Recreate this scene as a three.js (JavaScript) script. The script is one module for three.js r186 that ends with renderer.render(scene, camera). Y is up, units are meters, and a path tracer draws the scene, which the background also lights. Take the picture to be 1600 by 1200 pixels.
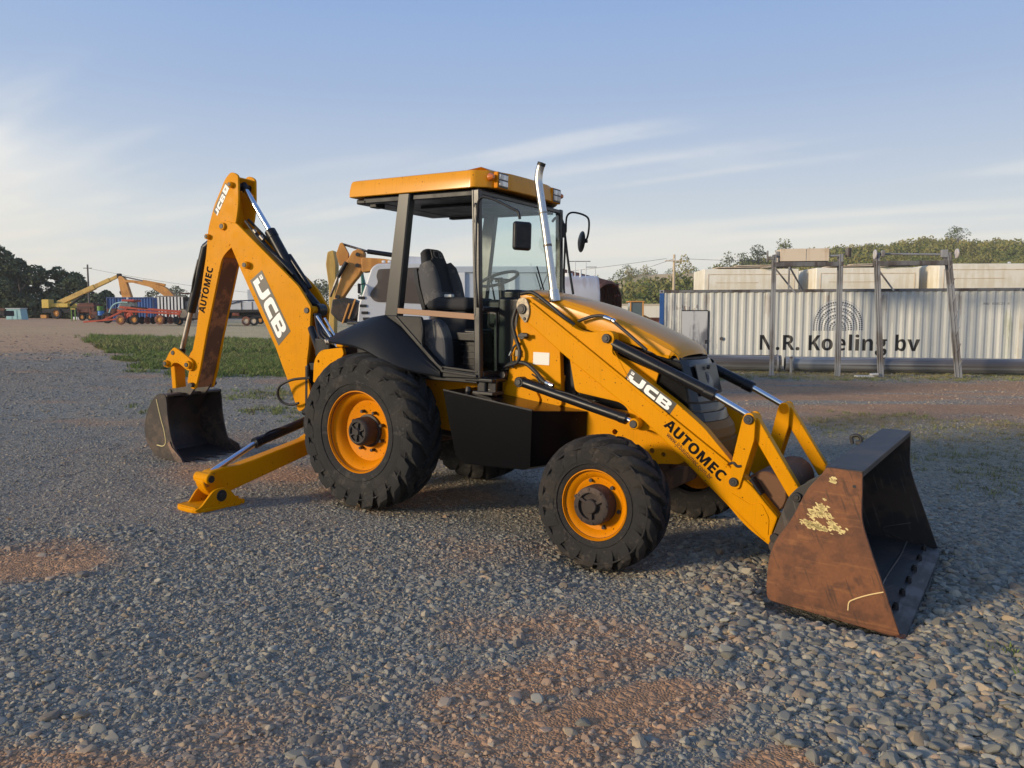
import * as THREE from 'three';
import { mergeGeometries, mergeVertices, toCreasedNormals } from 'three/addons/utils/BufferGeometryUtils.js';
import { RoundedBoxGeometry } from 'three/addons/geometries/RoundedBoxGeometry.js';
import { TextGeometry } from 'three/addons/geometries/TextGeometry.js';
import { FontLoader } from 'three/addons/loaders/FontLoader.js';

// ---------------------------------------------------------------- camera, sky, sun, exposure
const scene = new THREE.Scene();
const camera = new THREE.PerspectiveCamera(51.74, 4 / 3, 0.1, 4000);   // a phone's main lens held at eye height
camera.position.set(0, 1.868, 0);
camera.rotation.x = -0.08646;
const renderer = new THREE.WebGLRenderer({ antialias: true });
renderer.toneMapping = THREE.LinearToneMapping;
renderer.toneMappingExposure = 1.2;
renderer.shadowMap.enabled = true;

const SUN = new THREE.Vector3(-0.90, 0.25, 0.40).normalize();
const sun = new THREE.DirectionalLight(new THREE.Color(1, 0.82, 0.58), 3.3);
sun.position.copy(SUN).multiplyScalar(120); sun.target.position.set(0, 1, -8);
sun.castShadow = true; sun.shadow.radius = 15; sun.shadow.mapSize.set(4096, 4096);
Object.assign(sun.shadow.camera, { left: -40, right: 40, top: 30, bottom: -30, near: 1, far: 400 });
scene.add(sun, sun.target);

// ---------------------------------------------------------------- noise
function rng(seed) { let a = seed >>> 0; return () => { a = (a + 0x6D2B79F5) >>> 0; let t = a; t = Math.imul(t ^ (t >>> 15), t | 1); t ^= t + Math.imul(t ^ (t >>> 7), t | 61); return ((t ^ (t >>> 14)) >>> 0) / 4294967296; }; }
const R = rng(11);
function hash(ix, iy) { let h = Math.imul(ix | 0, 374761393) + Math.imul(iy | 0, 668265263); h = Math.imul(h ^ (h >>> 13), 1274126177); return ((h ^ (h >>> 16)) >>> 0) / 4294967296; }
function vnoise(x, y, px = 0, py = 0) {
  let ix = Math.floor(x), iy = Math.floor(y); const fx = x - ix, fy = y - iy, s = fx * fx * (3 - 2 * fx), t = fy * fy * (3 - 2 * fy);
  const w = (i, p) => (p ? ((i % p) + p) % p : i), x0 = w(ix, px), x1 = w(ix + 1, px), y0 = w(iy, py), y1 = w(iy + 1, py);
  const a = hash(x0, y0), b = hash(x1, y0), c = hash(x0, y1), d = hash(x1, y1);
  return a + (b - a) * s + (c - a) * t + (a - b - c + d) * s * t;
}
function fbm(x, y, o = 4, p = 0) { let v = 0, a = 0.5, k = 1; for (let i = 0; i < o; i++) { v += a * vnoise(x * k + i * 17, y * k + i * 31, p * k, p * k); a *= 0.5; k *= 2; } return v; }
const { clamp, lerp, smoothstep } = THREE.MathUtils;
const mix3 = (a, b, t) => [a[0] + (b[0] - a[0]) * t, a[1] + (b[1] - a[1]) * t, a[2] + (b[2] - a[2]) * t];

// ---------------------------------------------------------------- sky: clear late afternoon air with thin cirrus
{
  const W = 2048, H = 1024, d = new Float32Array(W * H * 4);
  const stops = [[0, .69, .665, .60], [3, .655, .655, .61], [6.5, .53, .585, .62], [10, .43, .505, .615], [15, .315, .415, .60], [22, .222, .345, .595], [35, .155, .27, .54], [60, .11, .21, .46], [90, .095, .18, .43]];
  for (let j = 0; j < H; j++) {
    const el = ((j + 0.5) / H - 0.5) * Math.PI, deg = Math.max(0, el * 180 / Math.PI), sy = Math.sin(el), cy = Math.cos(el);
    let k = 0; while (k < stops.length - 2 && deg > stops[k + 1][0]) k++;
    const t = clamp((deg - stops[k][0]) / (stops[k + 1][0] - stops[k][0]), 0, 1), base = mix3(stops[k].slice(1), stops[k + 1].slice(1), t);
    for (let i = 0; i < W; i++) {
      const az = ((i + 0.5) / W - 0.5) * 2 * Math.PI, x = Math.cos(az) * cy, z = Math.sin(az) * cy;
      let c = base.slice();
      const g = Math.max(0, x * SUN.x + sy * SUN.y + z * SUN.z), hz = Math.exp(-deg / 14);
      const glow = 0.28 * g + 0.6 * Math.pow(g, 6);
      c = [c[0] * (1 + glow * 1.1), c[1] * (1 + glow * 0.85), c[2] * (1 + glow * (0.25 + 0.3 * hz) )];
      if (sy > 0.004) {
        const q = 1 / (sy + 0.05), px = x * q, pz = z * q;
        const ux = px * 0.82 + pz * 0.57, uz = -px * 0.57 + pz * 0.82;         // wisps drawn out along one wind
        const wx = fbm(ux * 0.20 + 9, uz * 0.28, 3) * 2.2, wy = fbm(ux * 0.5 + 3, uz * 0.6 + 50, 3);
        const dx = az + Math.PI / 2, left = clamp(0.5 - dx * 0.8, 0, 1);           // az -90 degrees is straight ahead; the cover thins towards the right
        const fine = fbm(ux * 0.55 + wx * 1.1 + 40, uz * 3.0 + wx * 1.7 + 7, 6), big = fbm(ux * 0.17 + wx * .35 + 3.3, uz * 0.55 + wy * .8 + 8.1, 4);
        const wisp = smoothstep(big + (fine - .46) * .95 + .05 * left, 0.40, 0.72), veil = smoothstep(fbm(ux * .09 + 22, uz * .30 + wx * .4 + 31, 5) + (fine - .46) * .30 + .02 + 0.22 * left * Math.exp(-Math.pow(deg / 11, 2)), .44, .66);
        let cl = 0.50 * wisp * smoothstep(deg, 1.5, 5) * (1 - smoothstep(deg, 13, 17)) + 0.74 * veil * (1 - smoothstep(deg + (left - .5) * -5, 6, 14));
        cl = clamp(cl, 0, 0.88);
        const cc = mix3([.72, .69, .61], [.70, .71, .71], smoothstep(deg, 2, 12));
        c = mix3(c, cc, cl);
      }
      const o = (j * W + i) * 4; d[o] = c[0]; d[o + 1] = c[1]; d[o + 2] = c[2]; d[o + 3] = 1;
    }
  }
  const sky = new THREE.DataTexture(d, W, H, THREE.RGBAFormat, THREE.FloatType);
  sky.mapping = THREE.EquirectangularReflectionMapping; sky.magFilter = THREE.LinearFilter; sky.minFilter = THREE.LinearFilter; sky.needsUpdate = true;
  scene.background = sky; scene.environment = sky;
}

scene.fog = new THREE.FogExp2(new THREE.Color(0.9, 0.9, 0.9), 0.00035);
// ---------------------------------------------------------------- naming helpers
const taken = {};
function numbered(n) { const k = taken[n] = (taken[n] ?? -1) + 1; return k ? `${n}_${String(k).padStart(3, '0')}` : n; }
function tag(o, label, category, group) { o.userData.label = label; o.userData.category = category; if (group) o.userData.group = group; return o; }
function thing(name, label, category, p = [0, 0, 0], turn = 0, group) {
  const o = new THREE.Group(); o.name = numbered(name); o.position.set(...p); o.rotation.y = turn; scene.add(o); return tag(o, label, category, group);
}
function mesh(name, g, m, parent, label) {
  if (Array.isArray(g)) g = merge(g);
  const o = new THREE.Mesh(g, m); o.name = name; o.castShadow = o.receiveShadow = true; if (label) o.userData.label = label; parent.add(o); return o;
}
function struct(name, g, m) { const o = mesh(name, g, m, scene); o.name = numbered(name); o.userData.kind = 'structure'; return o; }

// ---------------------------------------------------------------- geometry helpers
function boxUV(g) {                                   // texture coordinates in metres from the dominant direction of each face
  if (g.index) g = g.toNonIndexed();
  const p = g.attributes.position, n = p.count, uv = new Float32Array(n * 2), a = new THREE.Vector3(), b = new THREE.Vector3(), c = new THREE.Vector3();
  for (let i = 0; i < n; i += 3) {
    a.fromBufferAttribute(p, i); b.fromBufferAttribute(p, i + 1).sub(a); c.fromBufferAttribute(p, i + 2).sub(a); b.cross(c);
    const x = Math.abs(b.x), y = Math.abs(b.y), z = Math.abs(b.z), ax = x > y && x > z ? 0 : y > z ? 1 : 2;
    for (let k = 0; k < 3; k++) { const X = p.getX(i + k), Y = p.getY(i + k), Z = p.getZ(i + k); uv[(i + k) * 2] = ax === 0 ? Z : X; uv[(i + k) * 2 + 1] = ax === 1 ? Z : Y; }
  }
  g.setAttribute('uv', new THREE.BufferAttribute(uv, 2)); return g;
}
function clean(g) { g = boxUV(g); for (const k of Object.keys(g.attributes)) if (!['position', 'normal', 'uv'].includes(k)) g.deleteAttribute(k); if (!g.attributes.normal) g.computeVertexNormals(); return g; }
function merge(list) { return mergeGeometries(list.map(clean)); }
function rounded(pts, r) {                            // outline with its corners rounded; r one radius or one per corner
  const s = new THREE.Shape(), n = pts.length;
  for (let i = 0; i < n; i++) {
    const p = pts[i], a = pts[(i + n - 1) % n], b = pts[(i + 1) % n], rr = Array.isArray(r) ? r[i] : (p[2] ?? r);
    const da = Math.hypot(a[0] - p[0], a[1] - p[1]), db = Math.hypot(b[0] - p[0], b[1] - p[1]), q = Math.min(rr, da * 0.48, db * 0.48);
    const s0 = [p[0] + (a[0] - p[0]) / da * q, p[1] + (a[1] - p[1]) / da * q], s1 = [p[0] + (b[0] - p[0]) / db * q, p[1] + (b[1] - p[1]) / db * q];
    if (i === 0) s.moveTo(...s0); else s.lineTo(...s0);
    if (q > 0.001) s.quadraticCurveTo(p[0], p[1], ...s1);
  }
  s.closePath(); return s;
}
function ext(pts, z0, z1, { bev = 0.006, r = 0.012, holes = [] } = {}) {   // a plate cut along an outline in x and y, from z0 to z1
  const s = pts.isShape ? pts : rounded(pts, r); for (const [x, y, q] of holes) { const h = new THREE.Path(); h.absarc(x, y, q, 0, Math.PI * 2, true); s.holes.push(h); }
  const g = new THREE.ExtrudeGeometry(s, { depth: z1 - z0 - 2 * bev, bevelEnabled: bev > 0, bevelSize: bev, bevelThickness: bev, bevelOffset: -bev, bevelSegments: 2, curveSegments: 5 });
  g.translate(0, 0, z0 + bev); return g;
}
const V = (a) => new THREE.Vector3(...a);
function place(g, a, b) {                             // turns a shape that stands along y from 0 to 1 into one from a to b
  const d = V(b).sub(V(a)), l = d.length(); g.applyQuaternion(new THREE.Quaternion().setFromUnitVectors(new THREE.Vector3(0, 1, 0), d.normalize())); g.translate(...a); return g;
}
function rod(a, b, r, r2 = r, n = 20, c = 0) {
  const l = V(a).distanceTo(V(b));
  if (!c) { const g = new THREE.CylinderGeometry(r2, r, l, n); g.translate(0, l / 2, 0); return place(g, a, b); }
  const g = new THREE.LatheGeometry([[0, 0], [r - c, 0], [r, c], [r2, l - c], [r2 - c, l], [0, l]].map((p) => new THREE.Vector2(...p)), n); return place(toCreasedNormals(g, 0.7), a, b);
}
function lathe(pts, n, a, b) { return place(toCreasedNormals(new THREE.LatheGeometry(pts.map((p) => new THREE.Vector2(...p)), n), 0.6), a, b); }
function tube(pts, r, n = 40, k = 8) { return new THREE.TubeGeometry(new THREE.CatmullRomCurve3(pts.map(V), false, 'centripetal'), n, r, k, false); }
function box(w, h, d, x, y, z, r = 0.008) { const g = r ? new RoundedBoxGeometry(w, h, d, 2, Math.min(r, w / 2.2, h / 2.2, d / 2.2)) : new THREE.BoxGeometry(w, h, d); g.translate(x, y, z); return g; }
function bar(a, b, w, h, r = 0.005, up = [0, 1, 0]) {  // a rectangular bar from a to b
  const A = V(a), B = V(b), d = B.clone().sub(A), l = d.length(), g = r ? new RoundedBoxGeometry(w, h, l, 2, r) : new THREE.BoxGeometry(w, h, l);
  const z = d.normalize(), x = V(up).cross(z).normalize(), y = z.clone().cross(x); g.applyMatrix4(new THREE.Matrix4().makeBasis(x, y, z)); g.translate(...A.add(B).multiplyScalar(0.5).toArray()); return g;
}
function loft(secs, { closed = true, caps = true, crease = 0.6 } = {}) {       // a skin over a row of outlines with equally many points
  const n = secs[0].length, p = [], idx = []; for (const s of secs) for (const q of s) p.push(...q);
  const m = closed ? n : n - 1;
  for (let i = 0; i < secs.length - 1; i++) for (let j = 0; j < m; j++) { const a = i * n + j, b = i * n + (j + 1) % n, c = a + n, d = b + n; idx.push(a, b, c, b, d, c); }
  if (caps && closed) for (const [s, f] of [[0, 1], [secs.length - 1, 0]]) { const c = p.length / 3; let cx = 0, cy = 0, cz = 0; for (const q of secs[s]) { cx += q[0] / n; cy += q[1] / n; cz += q[2] / n; } p.push(cx, cy, cz); for (let j = 0; j < n; j++) { const a = s * n + j, b = s * n + (j + 1) % n; f ? idx.push(c, b, a) : idx.push(c, a, b); } }
  const g = new THREE.BufferGeometry(); g.setAttribute('position', new THREE.Float32BufferAttribute(p, 3)); g.setIndex(idx); return toCreasedNormals(g, crease);
}
function quad(a, b, c, d) { const g = new THREE.BufferGeometry(); g.setAttribute('position', new THREE.Float32BufferAttribute([...a, ...b, ...c, ...a, ...c, ...d], 3)); g.setAttribute('uv', new THREE.Float32BufferAttribute([0, 1, 1, 1, 1, 0, 0, 1, 1, 0, 0, 0], 2)); g.computeVertexNormals(); return g; }   // from top left, clockwise
const flipZ = (g) => { g = g.index ? g.toNonIndexed() : g.clone(); g.scale(1, 1, -1); const arr = (k) => g.attributes[k]; for (const k of Object.keys(g.attributes)) { const A = arr(k), s = A.itemSize; for (let i = 0; i < A.count; i += 3) for (let q = 0; q < s; q++) { const t = A.array[(i + 1) * s + q]; A.array[(i + 1) * s + q] = A.array[(i + 2) * s + q]; A.array[(i + 2) * s + q] = t; } } g.computeVertexNormals(); return g; };

// ---------------------------------------------------------------- textures and materials
function dataTex(n, fn, srgb = true, rep = 1) {
  const d = new Uint8Array(n * n * 4);
  for (let j = 0; j < n; j++) for (let i = 0; i < n; i++) { const c = fn(i / n, j / n), o = (j * n + i) * 4; for (let k = 0; k < 3; k++) d[o + k] = clamp(Math.round((c.length ? c[k] : c) * 255), 0, 255); d[o + 3] = 255; }
  const t = new THREE.DataTexture(d, n, n); t.wrapS = t.wrapT = THREE.RepeatWrapping; t.magFilter = THREE.LinearFilter; t.minFilter = THREE.LinearMipmapLinearFilter; t.generateMipmaps = true;
  if (srgb) t.colorSpace = THREE.SRGBColorSpace; t.repeat.set(rep, rep); t.needsUpdate = true; return t;
}
const speck = rng(5), specks = Array.from({ length: 330 }, () => [speck(), speck(), 0.0008 + 0.0045 * speck() ** 3, speck()]);
const paintWear = dataTex(1024, (u, v) => {
  let c = 0.96 + 0.04 * fbm(u * 6, v * 6, 5, 6);
  const g = fbm(u * 10 + 5, v * 10, 5, 10), st = fbm(u * 160, v * 5, 3, 0); c -= 0.035 * smoothstep(st, .52, .7); c -= 0.018 * smoothstep(g, 0.5, 0.75);
  const s = vnoise(u * 220, v * 12, 220, 12); if (s > 0.97) c -= 0.05;
  let k = 0; for (const q of specks) { let dx = Math.abs(u - q[0]), dy = Math.abs(v - q[1]); if (dx > 0.01 || dy > 0.01) continue; if (dx * dx + dy * dy < q[2] * q[2]) k = Math.max(k, 0.35 + 0.5 * q[3]); }
  c *= 1 - k; return [c, c * (1 - 0.04 * k), c * (1 - 0.1 * k)];
}, true, 0.9);
const rough1 = dataTex(512, (u, v) => { const c = 0.55 + 0.45 * fbm(u * 9, v * 9, 5, 9); return c; }, false, 1.1);
const dustTex = dataTex(1024, (u, v) => { const a = fbm(u * 5, v * 5, 6, 5), b = fbm(u * 40 + 3, v * 40, 3, 40); const t = smoothstep(a + (b - 0.45) * 0.35, 0.40, 0.68); const m = mix3([0.66, 0.66, 0.68], [1, 0.96, 0.91], t); return m; }, true, 1.3);
const rustTex = dataTex(1024, (u, v) => {
  const a = fbm(u * 5 + 1, v * 5, 6, 5), b = fbm(u * 24, v * 24 + 9, 4, 24), s = fbm(u * 7 + v * 9, v * 70, 3, 0);
  let c = mix3([0.45, 0.275, 0.175], [0.60, 0.375, 0.225], smoothstep(a, 0.25, 0.65)); c = mix3(c, [0.36, 0.22, 0.15], 0.5 * smoothstep(b, 0.42, 0.72)); c = mix3(c, [0.74, 0.50, 0.30], 0.45 * smoothstep(s, 0.50, 0.72)); const s2 = fbm(u * 60 + v * 25, v * 6 - u * 4, 3, 0); c = mix3(c, [0.28, 0.19, 0.145], 0.5 * smoothstep(s2, 0.56, 0.72)); const e = fbm(u * 90, v * 90, 3, 90); c = c.map((q) => q * (0.9 + 0.2 * e));
  return c;
}, true, 0.75);
const corrTex = dataTex(512, (u, v) => { const a = fbm(u * 5 + 1, v * 5, 6, 5); return mix3([0.30, 0.21, 0.18], [0.46, 0.30, 0.23], smoothstep(a, 0.3, 0.6)); }, true, 0.5);
const scuffTex = dataTex(1024, (u, v) => { const a = fbm(u * 5 + 1, v * 5, 6, 5), b = fbm(u * 30, v * 30, 3, 30), s = fbm(u * 90 + v * 30, v * 7, 3, 0); let c = mix3([0.19, 0.175, 0.17], [0.33, 0.255, 0.21], smoothstep(a + (b - .45) * .4, 0.38, 0.66)); return mix3(c, [0.46, 0.43, 0.41], 0.5 * smoothstep(s, .56, .72)); }, true, 0.6);
const woodTex = dataTex(512, (u, v) => { const a = fbm(u * 3, v * 60, 4, 0), b = fbm(u * 30, v * 30, 3, 30); return mix3([0.56, 0.45, 0.36], [0.74, 0.63, 0.53], clamp(a * 0.8 + b * 0.4, 0, 1)); }, true, 1.5);
const steelTex = dataTex(512, (u, v) => { const a = fbm(u * 6, v * 6, 5, 6), b = fbm(u * 60, v * 8, 3, 0); return mix3([0.62, 0.56, 0.52], [1, 0.98, 0.95], smoothstep(a * 0.7 + b * 0.3, 0.3, 0.58)); }, true, 0.8);
const tyreTex = dataTex(1024, (u, v) => { const a = fbm(u * 6, v * 6, 6, 6), b = fbm(u * 50, v * 50, 3, 50), s = fbm(u * 14 + 4, v * 14, 4, 14); let c = mix3([0.50, 0.50, 0.51], [0.70, 0.66, 0.61], smoothstep(a + (b - .45) * .5, .40, .66)); c = mix3(c, [1, .95, .88], .75 * smoothstep(s + (b - .45) * .7, .60, .78)); return c; }, true, 1.1);
const rubberBump = dataTex(512, (u, v) => 0.5 * fbm(u * 40, v * 40, 4, 40) + 0.4 * fbm(u * 8, v * 8, 3, 8), false, 2.5);

function std(c, roughness = 0.6, metalness = 0, o = {}) { return new THREE.MeshStandardMaterial({ color: new THREE.Color().setRGB(...c), roughness, metalness, ...o }); }
function phys(c, roughness, metalness, o) { return new THREE.MeshPhysicalMaterial({ color: new THREE.Color().setRGB(...c), roughness, metalness, ...o }); }
const M = {
  yellow: phys([0.68, 0.275, 0.0], 0.55, 0, { map: paintWear, roughnessMap: rough1, specularIntensity: 0.12 }),
  hood: phys([0.68, 0.28, 0.0], 0.45, 0, { map: paintWear, specularIntensity: 0.3, clearcoat: 0.4, clearcoatRoughness: 0.2 }),
  wornYellow: phys([0.50, 0.205, 0.010], 0.65, 0, { map: dustTex }),
  rimYellow: phys([0.64, 0.215, 0.0], 0.5, 0, { map: paintWear, specularIntensity: 0.2 }),
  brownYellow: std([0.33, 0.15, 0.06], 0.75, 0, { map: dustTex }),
  rubber: std([0.045, 0.045, 0.047], 0.86, 0, { map: tyreTex, bumpMap: rubberBump, bumpScale: 0.004 }),
  frontRubber: std([0.050, 0.045, 0.043], 0.85, 0, { map: tyreTex, bumpMap: rubberBump, bumpScale: 0.004 }),
  black: phys([0.009, 0.0095, 0.012], 0.45, 0, { roughnessMap: rough1, specularIntensity: 0.6 }),
  gloss: phys([0.0022, 0.0023, 0.003], 0.30, 0, { roughnessMap: rough1, specularIntensity: 0.3 }),
  plastic: phys([0.015, 0.017, 0.022], 0.58, 0, { map: dustTex, roughnessMap: rough1, specularIntensity: 0.6 }),
  fender: phys([0.013, 0.015, 0.020], 0.50, 0, { map: dustTex, specularIntensity: 0.6 }),
  grille: phys([0.017, 0.018, 0.021], 0.35, 0, { map: dustTex, clearcoat: 0.3, clearcoatRoughness: 0.2 }),
  frame: phys([0.014, 0.014, 0.015], 0.42, 0, { roughnessMap: rough1 }),
  hose: std([0.012, 0.012, 0.013], 0.55),
  chrome: std([0.66, 0.68, 0.72], 0.2, 1),
  exhaust: std([0.56, 0.54, 0.51], 0.4, 1, { roughnessMap: rough1 }),
  steel: std([0.30, 0.29, 0.28], 0.5, 0.8, { map: steelTex }),
  hub: std([0.050, 0.042, 0.038], 0.65, 0.2, { map: dustTex }),
  rustHub: std([0.085, 0.058, 0.045], 0.75, 0.1, { map: dustTex }),
  pinDark: std([0.030, 0.028, 0.028], 0.5, 0.4),
  rust: std([0.56, 0.54, 0.51], 0.68, 0, { map: rustTex, bumpMap: rough1, bumpScale: 0.003 }),
  bucketDark: std([0.62, 0.66, 0.70], 0.55, 0.1, { map: scuffTex, bumpMap: rough1, bumpScale: 0.003 }),
  bucketBrown: std([0.075, 0.056, 0.046], 0.7, 0.1, { map: dustTex }),
  tooth: std([0.19, 0.13, 0.10], 0.6, 0.3, { map: dustTex }),
  wear: std([0.13, 0.12, 0.115], 0.55, 0.4, { map: steelTex }),
  cream: std([0.68, 0.58, 0.40], 0.6, 0, { map: dustTex }),
  chalk: std([0.72, 0.62, 0.30], 0.8),
  wood: std([0.80, 0.72, 0.66], 0.75, 0, { map: woodTex }),
  seatGrey: std([0.15, 0.155, 0.165], 0.8, 0, { map: dustTex }),
  seatDark: std([0.022, 0.023, 0.028], 0.85),
  white: std([0.70, 0.70, 0.68], 0.55),
  paper: std([0.72, 0.71, 0.66], 0.7),
  letter: phys([0.004, 0.004, 0.005], 0.7, 0, { specularIntensity: 0.2 }),
  glass: phys([0.86, 0.93, 0.92], 0.03, 0, { transmission: 1, thickness: 0, ior: 1.5 }),
  darkGlass: phys([0.50, 0.60, 0.57], 0.04, 0, { transmission: 1, thickness: 0, ior: 1.5 }),
  mirror: std([0.75, 0.77, 0.8], 0.05, 1),
  lens: phys([0.85, 0.86, 0.85], 0.25, 0, { clearcoat: 1, clearcoatRoughness: 0.05, map: steelTex }),
  amber: phys([0.55, 0.14, 0.02], 0.25, 0, { clearcoat: 0.8 }),
};
const font = await new FontLoader().loadAsync('fonts/droid/droid_sans_bold.typeface.json');
const fontR = await new FontLoader().loadAsync('fonts/droid/droid_sans_regular.typeface.json');
function text(str, f, size, depth = 0.0015, bold = 0) { const g = new TextGeometry(str, { font: f, size, depth, curveSegments: 4, bevelEnabled: bold > 0, bevelSize: bold, bevelThickness: 0.0004, bevelSegments: 1 }); g.computeBoundingBox(); return g; }
// letters laid on a plane z = const from a to b (their baseline), size across set by the length of a word
function letters(str, f, a, b, z, height, parent, mat = M.letter, stretch = 1) {
  const g = text(str, f, 1, 0.0015, f === font ? .022 : .012), w = g.boundingBox.max.x - g.boundingBox.min.x, L = Math.hypot(b[0] - a[0], b[1] - a[1]);
  g.translate(-g.boundingBox.min.x, 0, 0); g.scale(L / w, height / 0.72 * stretch, 1); g.rotateZ(Math.atan2(b[1] - a[1], b[0] - a[0])); g.translate(a[0], a[1], z); return mesh('lettering', g, mat, parent);
}
function canvasTex(w, h, draw) { const c = document.createElement('canvas'); c.width = w; c.height = h; const x = c.getContext('2d'); draw(x, w, h); const t = new THREE.CanvasTexture(c); t.colorSpace = THREE.SRGBColorSpace; return t; }
function logo(x, w, h) {                              // white block letters on black
  x.fillStyle = '#1b1b1d'; x.fillRect(0, 0, w, h); x.fillStyle = '#e4e4e2';
  const m = h * 0.13, H = h - 2 * m;
  x.fillRect(m, m, h * 0.20, h * 0.20); x.fillStyle = '#8a8a88'; x.fillRect(m + 6, m + h * .05, h * .12, h * .08); x.fillStyle = '#e4e4e2';
  const x0 = m + h * 0.30;
  x.beginPath(); x.moveTo(x0 + h * .40, m); x.lineTo(x0 + h * .66, m); x.lineTo(x0 + h * .66, m + H * .62); x.quadraticCurveTo(x0 + h * .66, m + H, x0 + h * .34, m + H); x.lineTo(m, m + H); x.lineTo(m, m + H * .42); x.lineTo(m + h * .26, m + H * .42); x.lineTo(m + h * .26, m + H * .66); x.lineTo(x0 + h * .30, m + H * .66); x.quadraticCurveTo(x0 + h * .40, m + H * .66, x0 + h * .40, m + H * .55); x.closePath(); x.fill();
  const c0 = x0 + h * .76, cw = h * .74;
  x.beginPath(); x.moveTo(c0 + cw, m); x.lineTo(c0 + h * .26, m); x.quadraticCurveTo(c0, m, c0, m + H * .28); x.lineTo(c0, m + H * .72); x.quadraticCurveTo(c0, m + H, c0 + h * .26, m + H); x.lineTo(c0 + cw, m + H); x.lineTo(c0 + cw, m + H * .68); x.lineTo(c0 + h * .36, m + H * .68); x.quadraticCurveTo(c0 + h * .26, m + H * .68, c0 + h * .26, m + H * .6); x.lineTo(c0 + h * .26, m + H * .4); x.quadraticCurveTo(c0 + h * .26, m + H * .32, c0 + h * .36, m + H * .32); x.lineTo(c0 + cw, m + H * .32); x.closePath(); x.fill();
  const b0 = c0 + cw + h * .08, bw = h * .80;
  x.beginPath(); x.moveTo(b0, m); x.lineTo(b0 + bw * .72, m); x.quadraticCurveTo(b0 + bw * .98, m, b0 + bw * .98, m + H * .24); x.quadraticCurveTo(b0 + bw * .98, m + H * .44, b0 + bw * .82, m + H * .49); x.quadraticCurveTo(b0 + bw, m + H * .56, b0 + bw, m + H * .76); x.quadraticCurveTo(b0 + bw, m + H, b0 + bw * .72, m + H); x.lineTo(b0, m + H); x.closePath(); x.fill();
  x.fillStyle = '#1b1b1d'; x.fillRect(b0 + h * .27, m + H * .22, bw * .34, H * .16); x.fillRect(b0 + h * .27, m + H * .62, bw * .36, H * .16);
}
const logoMat = std([1, 1, 1], 0.45, 0, { map: canvasTex(768, 256, logo) });
const stripMat = std([1, 1, 1], 0.5, 0, { map: canvasTex(768, 200, (x, w, h) => { x.fillStyle = '#1b1b1d'; x.fillRect(0, 0, w, h); x.save(); x.translate(-w * .16, 14); logo(x, w * .9, h * 1.14); x.restore(); x.fillStyle = '#dededc'; x.fillRect(w * .72, 16, w * .25, h); x.fillStyle = '#6b7078'; x.fillRect(w * .80, h * .3, w * .09, h * .22); x.fillRect(w * .82, h * .56, w * .05, h * .1); }) });
// ---------------------------------------------------------------- ground
// machine frame: x forward, y up, z to the machine's right; MQ and MP stand it on the gravel
const MQ = new THREE.Quaternion(-0.0038060451, -0.2857728407, -0.0128159848, 0.9582041265), MP = new THREE.Vector3(-0.86930463, 0.0228363, -8.20084453);
const fromMachine = (x, y, z) => new THREE.Vector3(x, y, z).applyQuaternion(MQ).add(MP);
const MI = MQ.clone().invert(), tv = new THREE.Vector3();
function toMachine(x, z) { if (z < -13 || z > -2 || x < -7 || x > 6) return null; return tv.set(x, 0, z).sub(MP).applyQuaternion(MI); }
function underBucket(x, z) { const q = toMachine(x, z); if (!q) return false; if (q.x > 3.80 && q.x < 4.70 && Math.abs(q.z) < 1.2) return true; const c = .9848, s = .1736, u = -(q.x + 1.6) * c + (q.z + .1) * s, w = (q.x + 1.6) * s + (q.z + .1) * c; return u > 1.66 && u < 2.42 && Math.abs(w) < .48; }
const dips = [[2.52, 1.0, .075, .55], [2.52, -1.0, .075, .55], [4.45, .4, .02, 1.0], [4.45, -.6, .02, 1.0], [-1.1, 1.8, -.01, .5]].map(([x, z, d, s]) => { const p = fromMachine(x, 0, z); return [p.x, p.z, d, s]; });
function gy(x, z) {
  const D = -z;
  let y = (x < 0 ? 1.25 * Math.tanh(-x * 0.0267 / 1.25) : -0.10 * Math.tanh(x * 0.0267 / 0.10)) - 0.0007;
  y += 0.35 * smoothstep(D, 30, 90);
  { const q = toMachine(x, z); if (q) y -= 0.055 * smoothstep(q.x, 3.6, 3.85) * (1 - smoothstep(q.x, 4.6, 4.8)) * (1 - smoothstep(Math.abs(q.z), 1.15, 1.4)); }
  for (const [a, b, d, s] of dips) { const q = ((x - a) ** 2 + (z - b) ** 2) / (s * s); if (q < 6) y -= d * Math.exp(-q); }
  if (D < 60) y += (fbm(x * 0.7 + 50, z * 0.7, 3) - 0.44) * 0.05 * smoothstep(D, 5, 12) + (fbm(x * 2.3, z * 2.3 + 9, 3) - 0.44) * 0.03;
  else y += (fbm(x * 0.08, z * 0.08, 3) - 0.44) * 0.4 * smoothstep(D, 60, 90);
  return y;
}
const blob = (x, z, cx, cz, rx, rz, a = 0) => { const c = Math.cos(a), s = Math.sin(a), u = ((x - cx) * c + (z - cz) * s) / rx, v = (-(x - cx) * s + (z - cz) * c) / rz; return Math.exp(-(u * u + v * v)); };
function inPoly(x, z, P) { let q = false; for (let i = 0, j = P.length - 1; i < P.length; j = i++) if ((P[i][1] > z) !== (P[j][1] > z) && x < (P[j][0] - P[i][0]) * (z - P[i][1]) / (P[j][1] - P[i][1]) + P[i][0]) q = !q; return q; }
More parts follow.
